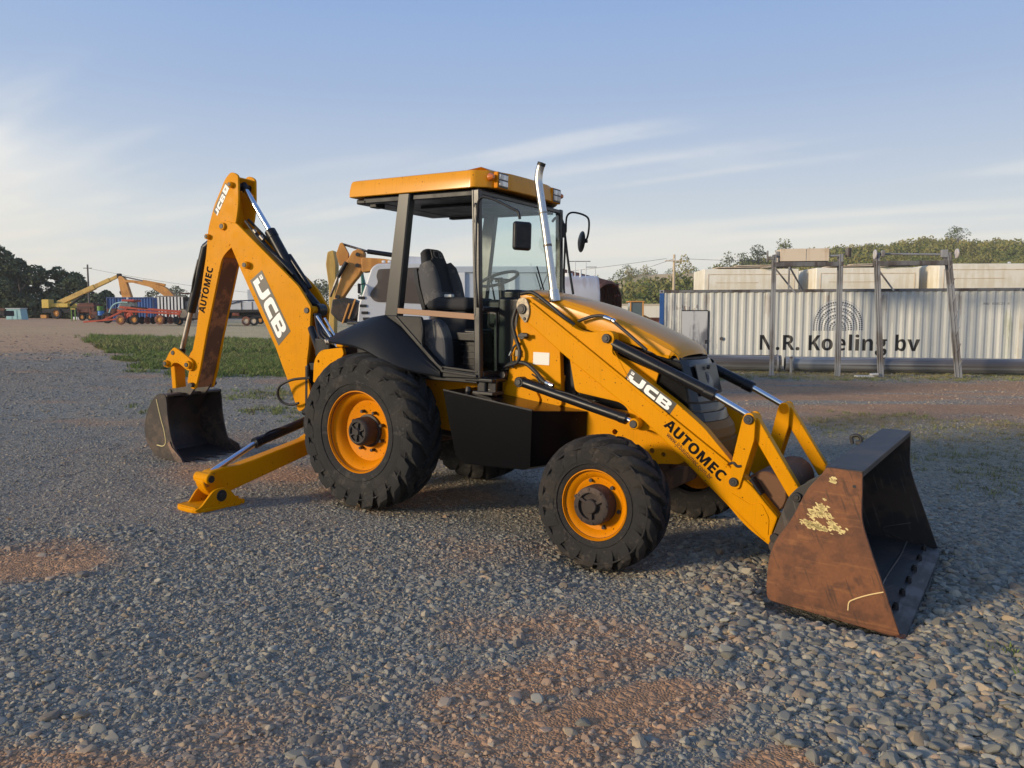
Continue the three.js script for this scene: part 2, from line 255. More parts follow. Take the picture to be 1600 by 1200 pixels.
// how much of each kind of ground lies at a point: grass, red earth, dry grass, large stones
function cover(x, z) {
  const D = -z, n = fbm(x * 0.9 + 31, z * 0.9, 4), m = fbm(x * 0.23, z * 0.23 + 4, 4), f = fbm(x * 3.1, z * 3.1, 3);
  // left meadow between the gravel road and the machine
  const edge = -6.2 - (D - 17) * 0.64, meadow = smoothstep(x - edge + (n - 0.45) * 5, -0.8, 1.2) * smoothstep(D + (m - .45) * 8, 19.5, 25) * (1 - smoothstep(D + (n - .45) * 8, 40, 48)) * (1 - smoothstep(x + (n - .45) * 6, -1.5, 2));
  const rightPatch = smoothstep(m + (n - .45) * 0.7, .40, .62) * smoothstep(x, 4.2, 6.2) * smoothstep(D + (n - .4) * 3, 5.5, 8) * (1 - smoothstep(D, 15, 18));
  const strip = smoothstep(x, 2.5, 5) * smoothstep(D + (n - .45) * 3, 23.2, 25.0) * (1 - smoothstep(D, 33, 38));
  const scrub = blob(x, z, -4.4, -15.5, 2.6, 3.2) * smoothstep(n, .40, .62) * 0.9;
  const edgeTuft = blob(x, z, 3.15, -4.15, .55, .32, .3) * smoothstep(f, .38, .6);
  const grass = clamp(meadow * (0.55 + 0.9 * smoothstep(n, .3, .6)) + 0.34 * rightPatch + 0.42 * strip + .4 * scrub + edgeTuft, 0, 1), pale = clamp(rightPatch + strip + scrub * .7, 0, 1);
  const dry = smoothstep(D + (n - .45) * 12, 42, 50) * smoothstep(x, -46, -30);
  let earth = 0;
  earth = Math.max(earth, blob(x, z, .62, -3.52, .95, .26, -.62), .95 * blob(x, z, 1.0, -2.9, .45, .25, -.9), .8 * blob(x, z, -1.75, -3.05, .75, .16, .1), .9 * blob(x, z, -3.5, -5.6, .5, .5), .9 * blob(x, z, -3.15, -8.9, 1.15, .75), .75 * blob(x, z, -1.0, -7.9, 1.1, .6), .6 * blob(x, z, .35, -4.6, .8, .35), .5 * blob(x, z, -.2, -6.2, .9, .5));
  earth = Math.max(earth, 1.0 * blob(x, z, .35, -4.05, 1.0, .22, -.5), .45 * blob(x, z, .1, -3.3, 2.4, .7, -.15), .5 * blob(x, z, -2.2, -2.8, 2.0, .5)); earth = smoothstep(earth + (n - .45) * .85 + (f - .45) * .5, .20, .74) * .9;
  const bare = smoothstep(Math.max(blob(x, z, .55, -3.72, .62, .16, -.62), blob(x, z, .98, -3.05, .55, .20, -.80), .8 * blob(x, z, -3.6, -5.5, .55, .22), .8 * blob(x, z, -3.15, -8.7, .9, .4)) + (n - .45) * .8 + (f - .45) * .3, .34, .60);
  const redStrip = smoothstep(x, 2.2, 4.5) * smoothstep(D + (n - .45) * 4.5, 13.0, 16.0) * (1 - smoothstep(D + (n - .45) * 3, 22.5, 24)) * smoothstep(fbm(x * .25, z * 1.3, 4), .18, .45);
  const roadFar = smoothstep(D + (m - .45) * 16 + (n - .45) * 6, 24, 36) * smoothstep(-x / D + (n - .45) * .12, .38, .50) * 0.95;
  const patch = smoothstep(fbm(x * .5 + 80, z * .8, 4), .56, .74) * 0.55 * smoothstep(D, 8, 13);
  earth = clamp(Math.max(earth, bare, redStrip, roadFar, patch), 0, 1);
  const big = smoothstep(x + (n - .45) * 1.2 - 0.45 * (D - 3.2) * 0.25, 0.75, 1.7) * (1 - smoothstep(D, 8, 12));
  return { grass, dry, earth, big, n, m, f, road: roadFar, pale, bare, rut: smoothstep(fbm((x * .84 - z * .55) * .22 + 40, (x * .55 + z * .84) * 1.25 + 7, 3), .46, .62) };
}
function groundColor(x, z, k) {
  let c = mix3([.190, .178, .164], [.245, .228, .205], k.n);
  c = mix3(c, [.25, .19, .14], 0.4 * smoothstep(k.m, .36, .6)); c = mix3(c, [.24, .185, .14], .22 * k.rut);
  c = mix3(c, mix3([.29, .158, .090], [.45, .255, .145], k.f), Math.min(1, k.earth * 1.08));
  c = mix3(c, mix3(mix3([.12, .115, .05], [.075, .115, .03], k.n), mix3([.23, .19, .105], [.17, .165, .075], k.n), k.pale), k.grass * .9);
  c = mix3(c, mix3([.44, .33, .16], [.56, .44, .26], k.n), k.dry * .9); c = mix3(c, mix3([.40, .24, .14], [.52, .34, .20], k.f), k.road * .85);
  return c;
}
// small stones, as an irregular cell pattern, for the grain between and beyond the built stones
function cells(u, v, n) {
  const x = u * n, y = v * n, ix = Math.floor(x), iy = Math.floor(y); let d1 = 9, d2 = 9, id = 0;
  for (let a = -1; a < 2; a++) for (let b = -1; b < 2; b++) { const cx = ((ix + a) % n + n) % n, cy = ((iy + b) % n + n) % n, dx = ix + a + 0.02 + 0.96 * hash(cx, cy) - x, dy = iy + b + 0.02 + 0.96 * hash(cx + 571, cy + 133) - y, d = dx * dx + dy * dy; if (d < d1) { d2 = d1; d1 = d; id = hash(cx + 91, cy + 7); } else if (d < d2) d2 = d; }
  return [Math.sqrt(d1), Math.sqrt(d2), id];
}
const N = 1024, pebHeight = new Float32Array(N * N), pebTone = new Float32Array(N * N);
for (let j = 0; j < N; j++) for (let i = 0; i < N; i++) {
  const u0 = i / N, v0 = j / N, u = u0 + .012 * (fbm(u0 * 12, v0 * 12, 3, 12) - .45), v = v0 + .012 * (fbm(u0 * 12 + 5, v0 * 12 + 3, 3, 12) - .45), a = cells(u, v, 31), b = cells(u + .37, v + .11, 83), ha = clamp((a[1] - a[0]) * 1.7, 0, 1) * (a[2] > .55 ? 1 : 0), hb = clamp((b[1] - b[0]) * 1.6, 0, 1) * .5;
  pebHeight[j * N + i] = Math.max(ha, hb) * 0.9 + 0.1 * hash(i, j); pebTone[j * N + i] = (ha > hb ? 0.62 + 0.38 * a[2] : 0.55 + 0.4 * b[2]) * (0.88 + 0.12 * hash(i + 9, j));
}
const pebMap = dataTex(N, (u, v) => { const t = pebTone[Math.round(v * N) * N + Math.round(u * N)]; return Math.pow(t, 1 / 2.2) ; }, true, 1 / 1.6);
const pebBump = dataTex(N, (u, v) => pebHeight[Math.round(v * N) * N + Math.round(u * N)], false, 1 / 1.6);
{
  const xs = [], zs = [];
  for (let x = 0, s = 0.045; x < 700; x += s) { xs.push(x); if (x > 3.4) s *= 1.045; }
  const X = [...xs.slice(1).reverse().map((v) => -v), ...xs];
  for (let D = -12, s = 1.2; D < 900; D += s) { zs.push(-D); if (D < 1.4) s = Math.max(0.05, s * 0.8); else if (D > 6.5) s *= 1.022; }
  const nx = X.length, nz = zs.length, pos = new Float32Array(nx * nz * 3), col = new Float32Array(nx * nz * 3), uv = new Float32Array(nx * nz * 2), idx = [];
  for (let j = 0; j < nz; j++) for (let i = 0; i < nx; i++) {
    const x = X[i], z = zs[j], o = j * nx + i, k = cover(x, z), c = groundColor(x, z, k);
    pos.set([x, gy(x, z), z], o * 3); uv.set([x, z], o * 2); col.set([c[0] * 1.52, c[1] * 1.50, c[2] * 1.36], o * 3);
    if (i < nx - 1 && j < nz - 1) idx.push(o, o + 1, o + nx, o + 1, o + nx + 1, o + nx);
  }
  const g = new THREE.BufferGeometry(); g.setAttribute('position', new THREE.BufferAttribute(pos, 3)); g.setAttribute('color', new THREE.BufferAttribute(col, 3)); g.setAttribute('uv', new THREE.BufferAttribute(uv, 2)); g.setIndex(idx); g.computeVertexNormals();
  struct('ground', g, new THREE.MeshStandardMaterial({ vertexColors: true, map: pebMap, bumpMap: pebBump, bumpScale: 0.015, roughness: 0.95 }));
}
// ---------------------------------------------------------------- loose stones
function stoneGeo(seed, detail) {
  const g = mergeVertices(new THREE.IcosahedronGeometry(1, detail).deleteAttribute('normal').deleteAttribute('uv')), p = g.attributes.position, r = rng(seed), cuts = Array.from({ length: 11 }, () => [new THREE.Vector3(r() - .5, r() - .5, r() - .5).normalize(), 0.52 + 0.26 * r()]), v = new THREE.Vector3();
  for (let i = 0; i < p.count; i++) { v.fromBufferAttribute(p, i); const j = 0.97 + 0.06 * r(); v.multiplyScalar(j); for (const [n, d] of cuts) { const q = v.dot(n); if (q > d) v.addScaledVector(n, (d - q) * .88); } v.y *= 0.70; p.setXYZ(i, v.x, v.y, v.z); }
  const f = g.toNonIndexed(); f.computeVertexNormals(); return toCreasedNormals(f, 0.3);
}
{
  const stoneMat = new THREE.MeshStandardMaterial({ roughness: 0.92, color: 0xffffff });
  const kinds = [0, 1, 2, 3, 4, 5].map((k) => ({ g: stoneGeo(100 + k, k < 4 ? 2 : 1), list: [] }));
  const tones = [[.200, .190, .178], [.235, .225, .208], [.155, .150, .142], [.265, .235, .195], [.29, .225, .165], [.21, .175, .15], [.24, .165, .12]];
  const add = (x, z, s, far, earth = 0, lift = 0) => {
    const k = kinds[far ? 4 + Math.floor(R() * 2) : Math.floor(R() * 4)], t = mix3(tones[Math.min(6, Math.floor(R() * R() * 5.2 + R() * 2.2))], [.36, .215, .140], clamp(earth * (.3 + .6 * R()) + (R() < .12 ? .4 * R() : 0), 0, .85)), b = 0.78 + 0.5 * R();
    k.list.push([x, gy(x, z) + s * (-.30 + lift + .36 * R()), z, s * (0.75 + .6 * R()), s * (.62 + .5 * R()), s * (0.7 + .55 * R()), R() * 6.28, (R() - .5) * .8, (R() - .5) * .8, t[0] * b * 1.09, t[1] * b * 1.07, t[2] * b * .94]);
  };
  const wheels = [[0, .95], [0, -.95], [2.52, 1.0], [2.52, -1.0]].map(([x, z]) => fromMachine(x, 0, z));
  const scatter = (count, d0, d1, size, side, far) => {
    for (let i = 0; i < count; i++) {
      const D = Math.sqrt(lerp(d0 * d0, d1 * d1, R())), x = (R() * 2 - 1) * (0.66 * D + side), z = -D, k = cover(x, z), keep = (1 - (D > 11 ? .95 : .62) * k.earth) * (1 - .93 * k.bare) * (1 - .9 * k.grass) * (D < 14 ? 1 - .55 * k.rut : 1) * (1 - .95 * k.dry);
      const r0 = R(), r1 = R(); if (D < 13 && underBucket(x, z)) continue; if (r0 > keep * (far ? .9 : 0.62 + .38 * k.big)) continue;
      let s = size * (0.55 + 1.1 * r1 * r1 + (r1 > .985 ? .6 : 0)); if (k.big > 0.2) s *= 1 + .7 * k.big * (0.4 + 0.9 * R());
      add(x, z, s, far, k.earth);
    }
  };
  scatter(150000, 2.3, 6.2, 0.0090, 1.6, false);
  scatter(90000, 2.3, 6.6, 0.0155, 1.6, false);
  scatter(16000, 2.3, 6.0, 0.0205, 1.6, false);
  scatter(1800, 2.3, 9, 0.025, 1.6, false);
  scatter(230000, 6.2, 13, 0.0115, 1.6, false);
  scatter(110000, 13, 26, 0.019, 1.5, true);
  scatter(42000, 26, 50, 0.042, 1.5, true);
  for (let i = 0; i < 4200; i++) { const x = 0.55 + R() * 3.2, D = 2.4 + R() * 4.2; if (R() < cover(x, -D).big && !underBucket(x, -D)) add(x, -D, 0.025 + .013 * R() + .014 * R() ** 3, false, 0, .32); }
  for (const [x, D, s] of [[.12, 3.72, .05], [.2, 3.74, .046], [.02, 3.72, .045], [.33, 3.5, .04], [-.12, 3.55, .04], [.26, 3.42, .042], [.55, 3.34, .05], [-2.55, 4.95, .06], [-2.9, 5.0, .05], [.62, 3.38, .045], [-.9, 3.2, .06], [-.55, 3.1, .05]]) add(x, -D, s, false);
  const d = new THREE.Object3D(), cc = new THREE.Color();
  const gravel = new THREE.Group(); gravel.name = 'gravel'; gravel.userData.kind = 'stuff'; gravel.userData.label = 'grey and tan crushed stones loose on the yard'; scene.add(gravel);
  for (const k of kinds) {
    const m = new THREE.InstancedMesh(k.g, stoneMat, k.list.length); m.name = 'stones'; m.userData.kind = 'stuff'; m.castShadow = m.receiveShadow = true;
    k.list.forEach((q, i) => { d.position.set(q[0], q[1], q[2]); d.rotation.set(q[7], q[6], q[8]); d.scale.set(q[3], q[4], q[5]); d.updateMatrix(); m.setMatrixAt(i, d.matrix); m.setColorAt(i, cc.setRGB(q[9], q[10], q[11])); });
    gravel.add(m);
  }
  console.log('stones', kinds.map((k) => k.list.length).join(' '));
}
// ---------------------------------------------------------------- grass
{
  const tuft = (seed, h, n, spread) => {
    const r = rng(seed), p = [];
    for (let i = 0; i < n; i++) { const a = r() * 6.28, q = spread * Math.sqrt(r()), x = Math.cos(a) * q, z = Math.sin(a) * q, b = r() * 6.28, w = .004 + .004 * r(), H = h * (.45 + .75 * r()), lean = H * (.2 + .6 * r()), lx = Math.cos(b + 1.3) * lean, lz = Math.sin(b + 1.3) * lean, wx = Math.cos(b) * w, wz = Math.sin(b) * w; p.push(x - wx, 0, z - wz, x + wx, 0, z + wz, x + lx * .4 + wx * .7, H * .6, z + lz * .4 + wz * .7, x - wx, 0, z - wz, x + lx * .4 + wx * .7, H * .6, z + lz * .4 + wz * .7, x + lx, H, z + lz); }
    const g = new THREE.BufferGeometry(); g.setAttribute('position', new THREE.Float32BufferAttribute(p, 3)); g.computeVertexNormals(); return g;
  };
  const mat = new THREE.MeshStandardMaterial({ roughness: 0.8, side: THREE.DoubleSide });
  const kinds = [tuft(1, .10, 16, .10), tuft(2, .16, 20, .14), tuft(3, .06, 14, .08)].map((g) => ({ g, list: [] })), tones = [[.115, .19, .036], [.15, .20, .05], [.20, .19, .075], [.085, .15, .028]];
  const grow = (count, d0, d1, side, kk, big) => { for (let i = 0; i < count; i++) { const D = Math.sqrt(lerp(d0 * d0, d1 * d1, R())), x = (R() * 2 - 1) * (.66 * D + side), c = cover(x, -D); if (R() > (c.grass * 1.1 - .12) * (1 - .35 * c.pale)) continue; const dryness = smoothstep(c.m, .42, .58), t = mix3(tones[Math.floor(R() * 4)], [.26, .215, .10], clamp(.5 * dryness * R() + .05 + .75 * c.pale * (.5 + .5 * R()), 0, 1)), b = .7 + .6 * R(); kinds[kk].list.push([x, gy(x, -D) - .01, -D, (.7 + .8 * R()) * big * (1 - .45 * c.pale), R() * 6.28, t[0] * b, t[1] * b, t[2] * b]); } };
  grow(26000, 3, 9, 1.5, 2, .8); grow(70000, 8, 20, 1.5, 2, 1.2); grow(90000, 17, 34, 1.5, 0, 1.05); grow(70000, 32, 66, 1.5, 1, 1.15);
  const d = new THREE.Object3D(), cc = new THREE.Color(), grass = new THREE.Group(); grass.name = 'grass'; grass.userData.kind = 'stuff'; grass.userData.label = 'short patchy grass on the yard and beside the gravel road'; scene.add(grass);
  for (const k of kinds) { const m = new THREE.InstancedMesh(k.g, mat, k.list.length); m.name = 'blades'; m.userData.kind = 'stuff'; m.castShadow = m.receiveShadow = true; k.list.forEach((q, i) => { d.position.set(q[0], q[1], q[2]); d.rotation.set(0, q[4], 0); d.scale.setScalar(q[3]); d.updateMatrix(); m.setMatrixAt(i, d.matrix); m.setColorAt(i, cc.setRGB(q[5], q[6], q[7])); }); grass.add(m); }
  console.log('tufts', kinds.map((k) => k.list.length).join(' '));
}
// ---------------------------------------------------------------- hill on the right
const ridge = [[-60, -2], [10, 2], [28, 11], [36, 16.0], [51, 19.4], [67, 20.5], [84, 21.2], [102, 23.0], [128, 27.5], [153, 30], [179, 31], [205, 31], [260, 29], [400, 24]];
function ridgeAt(x) { let i = 0; while (i < ridge.length - 2 && x > ridge[i + 1][0]) i++; const t = clamp((x - ridge[i][0]) / (ridge[i + 1][0] - ridge[i][0]), 0, 1); return .91 * lerp(ridge[i][1], ridge[i + 1][1], t * t * (3 - 2 * t) * .5 + t * .5); }
function hy(x, z) { const D = -z, t = clamp((D - 95) / 225, 0, 1); return -2 + (ridgeAt(x * 320 / D) + 2) * Math.pow(t, 1.12) - Math.max(0, D - 330) * .03 + (fbm(x * .03, z * .03, 4) - .45) * 3 * t; }
{
  const nx = 110, nz = 50, p = [], idx = [], col = [];
  for (let j = 0; j < nz; j++) for (let i = 0; i < nx; i++) { const D = 95 + 405 * (j / (nz - 1)) ** 1.1, x = lerp(-0.15, 0.95, i / (nx - 1)) * D, z = -D, n = fbm(x * .05, z * .05, 4), c = mix3([.62, .43, .20], [.46, .35, .16], smoothstep(n, .35, .6)); p.push(x, hy(x, z), z); col.push(...c); if (i < nx - 1 && j < nz - 1) { const o = j * nx + i; idx.push(o, o + 1, o + nx, o + 1, o + nx + 1, o + nx); } }
  const g = new THREE.BufferGeometry(); g.setAttribute('position', new THREE.Float32BufferAttribute(p, 3)); g.setAttribute('color', new THREE.Float32BufferAttribute(col, 3)); g.setIndex(idx); g.computeVertexNormals();
  struct('hill', g, new THREE.MeshStandardMaterial({ vertexColors: true, roughness: 1 }));
}
// ---------------------------------------------------------------- trees
function leafGeo(seed, n, blobs, leaf) {              // many leaf sprays through the lobes of a crown
  const r = rng(seed), p = [], nn = [], v = new THREE.Vector3(), a = new THREE.Vector3(), b = new THREE.Vector3(), total = blobs.reduce((s, q) => s + q[3] ** 2, 0);
  for (const [bx, by, bz, br, sy = .8] of blobs) { const m = Math.round(n * br * br / total); for (let i = 0; i < m; i++) {
    v.set(r() * 2 - 1, r() * 2 - 1, r() * 2 - 1); if (v.lengthSq() > 1) { i--; continue; } const L = v.length(); v.multiplyScalar(Math.pow(L, -.45));
    if (hash(Math.floor((v.x * br + bx) * 1.1 / br * 2), Math.floor((v.y * br + by) / br * 2.2) * 7 + Math.floor(v.z * 2) + seed) < .22) continue;
    const x = bx + v.x * br, y = by + v.y * br * sy, z = bz + v.z * br, s = leaf * (.6 + .8 * r());
    a.set(r() - .5, (r() - .5) * .7, r() - .5).normalize(); b.set(r() - .5, r() - .5, r() - .5).cross(a).normalize();
    const q = (i1, j1) => [x + (a.x * i1 + b.x * j1) * s, y + (a.y * i1 + b.y * j1) * s, z + (a.z * i1 + b.z * j1) * s];
    p.push(...q(-1, 0), ...q(0, -.45), ...q(1, 0), ...q(-1, 0), ...q(1, 0), ...q(0.1, .5));
  } }
  const g = new THREE.BufferGeometry(); g.setAttribute('position', new THREE.Float32BufferAttribute(p, 3)); g.computeVertexNormals(); return g;
}
const leafMat = (c) => new THREE.MeshPhysicalMaterial({ color: new THREE.Color().setRGB(...c), roughness: 0.9, side: THREE.DoubleSide, transmission: 0 });
const LM = [[.075, .105, .042], [.088, .120, .045], [.066, .090, .042], [.125, .145, .050], [.10, .115, .055]].map(leafMat), barkM = std([.11, .085, .065], .95);
function tree(name, label, x, z, base, h, w, kind, n, seed, group) {
  const t = thing(name, label, 'tree', [x, base, z], 0, group), r = rng(seed), blobs = [];
  const low = kind === 'bushy' ? -.04 : .32;
  for (let i = 0; i < 16; i++) { const q = i / 15, y = h * lerp(low + .12, .9, q), env = Math.sin(Math.PI * clamp(lerp(.2, .93, q), 0, 1)) * w * .5, a = r() * 6.28, k = env * (.35 + .5 * r()); blobs.push([Math.cos(a) * k, y, Math.sin(a) * k, h * (.10 + .10 * r()) * (kind === 'bushy' ? 1.15 : 1), .75]); }
  if (kind === 'bushy') for (let i = 0; i < 7; i++) blobs.push([(i / 6 - .5) * w * .8, h * (.10 + .08 * r()), (r() - .5) * w * .4, h * .15, .8]);
  const limbs = [rod([0, -.3, 0], [w * .03, h * .5, 0], h * .025, h * .014, 8)]; for (let i = 3; i < 16; i += 2) limbs.push(rod([w * .02, h * (.22 + .02 * i), 0], [blobs[i][0] * .9, blobs[i][1], blobs[i][2] * .9], h * .009, h * .004, 6));
  mesh('crown', leafGeo(seed, n, blobs, h * .024 + .09), LM[seed % LM.length], t);
  mesh('trunk', limbs, barkM, t); return t;
}
{ // the wooded part of the hill reads as one mass
  const sprays = [1, 2, 3].map((s) => leafGeo(40 + s, 330, [[0, 1.3, 0, 1.5, .8], [.9, 1.0, .3, 1.1, .8], [-.8, 1.1, -.4, 1.2, .8], [.1, 2.2, .2, .9, .8]], .21));
  const lists = sprays.map(() => []), r = rng(77), woods = new THREE.Group(); woods.name = 'hill_woodland'; woods.userData.kind = 'stuff'; woods.userData.label = 'dense green scrub and woodland on the hillside'; scene.add(woods);
  for (let i = 0; i < 27000; i++) {
    const D = 110 + 235 * Math.sqrt(r()), a = lerp(-.02, .75, r()), x = a * D, X = x * 320 / D, f = (D - 95) / 225;
    const dense = fbm(x * .022 + 5, D * .022, 4), top = (ridgeAt(X) - 1.87) / 320, ang = (hy(x, -D) + 2.8 - 1.87) / D;
    const limit = (X < 105 ? .56 + .46 * smoothstep(X, 40, 96) : 1.03 - .05 * smoothstep(X, 112, 150)) + (dense - .46) * .45;
    if (ang > top * limit && r() > .004) continue;
    if (dense < .30 && r() < .6) continue;
    lists[Math.floor(r() * 3)].push([x, hy(x, -D) - .6, -D, .7 + 1.0 * r() * r() + (dense > .5 ? .5 : 0), r() * 6.28, r()]);
  }
  const d = new THREE.Object3D(), cc = new THREE.Color(), mat = new THREE.MeshStandardMaterial({ roughness: .95, side: THREE.DoubleSide });
  lists.forEach((L, k) => { const m = new THREE.InstancedMesh(sprays[k], mat, L.length); m.name = 'bushes'; m.userData.kind = 'stuff'; L.forEach((q, i) => { d.position.set(q[0], q[1], q[2]); d.rotation.y = q[4]; d.scale.set(q[3], q[3] * (.8 + .5 * q[5]), q[3]); d.updateMatrix(); m.setMatrixAt(i, d.matrix); const c = mix3([.075, .120, .024], [.24, .21, .065], q[5] * q[5]); m.setColorAt(i, cc.setRGB(...c)); }); woods.add(m); });
}
const hillTree = (name, label, px, D, h, w, kind, n, seed) => tree(name, label, px * D, -D, hy(px * D, -D) - .5, h, w, kind, n, seed);
hillTree('ridge_tree', 'lone broad crowned tree on the grassy ridge above the containers', .556, 318, 10, 12, 'open', 900, 201);
hillTree('pine_tree', 'tall dark tree just left of the beige box on the steel frame', .308, 250, 11, 6, 'open', 700, 202);
hillTree('hill_tree', 'tallest dark tree on the hillside behind the beige box', .338, 255, 12, 7, 'open', 800, 203);
hillTree('hill_tree', 'bushy tree standing out above the woods left of the tall dark trees', .272, 240, 10, 8, 'bushy', 700, 204);
hillTree('hill_tree', 'small pointed tree between the bushy tree and the tall dark tree', .288, 245, 9.5, 5, 'open', 500, 205);
hillTree('ridge_tree', 'small flat crowned tree alone on the bare slope left of the utility pole', .145, 300, 6, 9, 'open', 500, 206);
// the bank of trees at the left edge of the yard
[[-77, 118, 11.2, 11, 1.0, 'tallest dark tree at the left edge of the yard'], [-72.5, 117, 8.9, 10, .9, 'dark tree second from the left edge of the yard'], [-68.2, 121, 7.8, 9, .9, 'dark tree with pale leaf tips in the middle of the left tree bank'], [-64.6, 118, 6.0, 8, .9, 'dark tree behind the crane cab'], [-61.4, 121, 4.3, 6.5, .8, 'low dark tree behind the crane boom at the right end of the tree bank'], [-83, 122, 11.6, 12, 1, 'dark tree cut by the left edge of the view']].forEach(([x, D, h, w, g, l], i) => tree('bank_tree', l, x, -D, gy(x, -D), h, w, 'bushy', 9000, 300 + i * 5 + (i % 2 ? 2 : 0)));
[[-43, 178, 9, 8, 'pale green tree seen just left of the second digger arm'], [-39, 172, 8, 7, 'pale green tree behind the second digger bucket'], [-92, 205, 8, 7, 'small far tree between the crane hook and the tan digger stick'], [-86.5, 205, 8.5, 7, 'small far tree just right of the tan digger stick'], [-78, 200, 7, 7, 'small far tree above the striped grille'], [-56, 190, 8, 8, 'far tree seen through the gap between digging arm and boom'], [-27, 160, 8, 7, 'pale green tree beside the white truck cab']].forEach(([x, D, h, w, l], i) => tree('far_tree', l, x, -D, gy(x, -D) - .5, h, w, 'open', 900, 404 + i * 5));

{ // low hedge and dark bank under the left trees
  const t = thing('hedge', 'dense dark hedge along the foot of the left tree bank', 'hedge', [-72, gy(-72, -117), -117]), blobs = []; for (let i = 0; i < 16; i++) blobs.push([-13 + i * 1.75, 1.3 + (i % 3) * .35, (i % 2) * .8, 1.9, .95]); mesh('foliage', leafGeo(501, 9000, blobs, .26), LM[2], t);
  for (let i = 0; i < 16; i++) mesh('stem', [rod([-13 + i * 1.75, -.3, .4], [-12.8 + i * 1.75, 1.6, .3], .08, .04, 6)], barkM, t);
  const g = new THREE.SphereGeometry(1, 40, 14); g.scale(19, 3.0, 5); g.translate(-76, gy(-76, -121) - .6, -122); struct('bank', g, std([.035, .032, .026], 1));
}
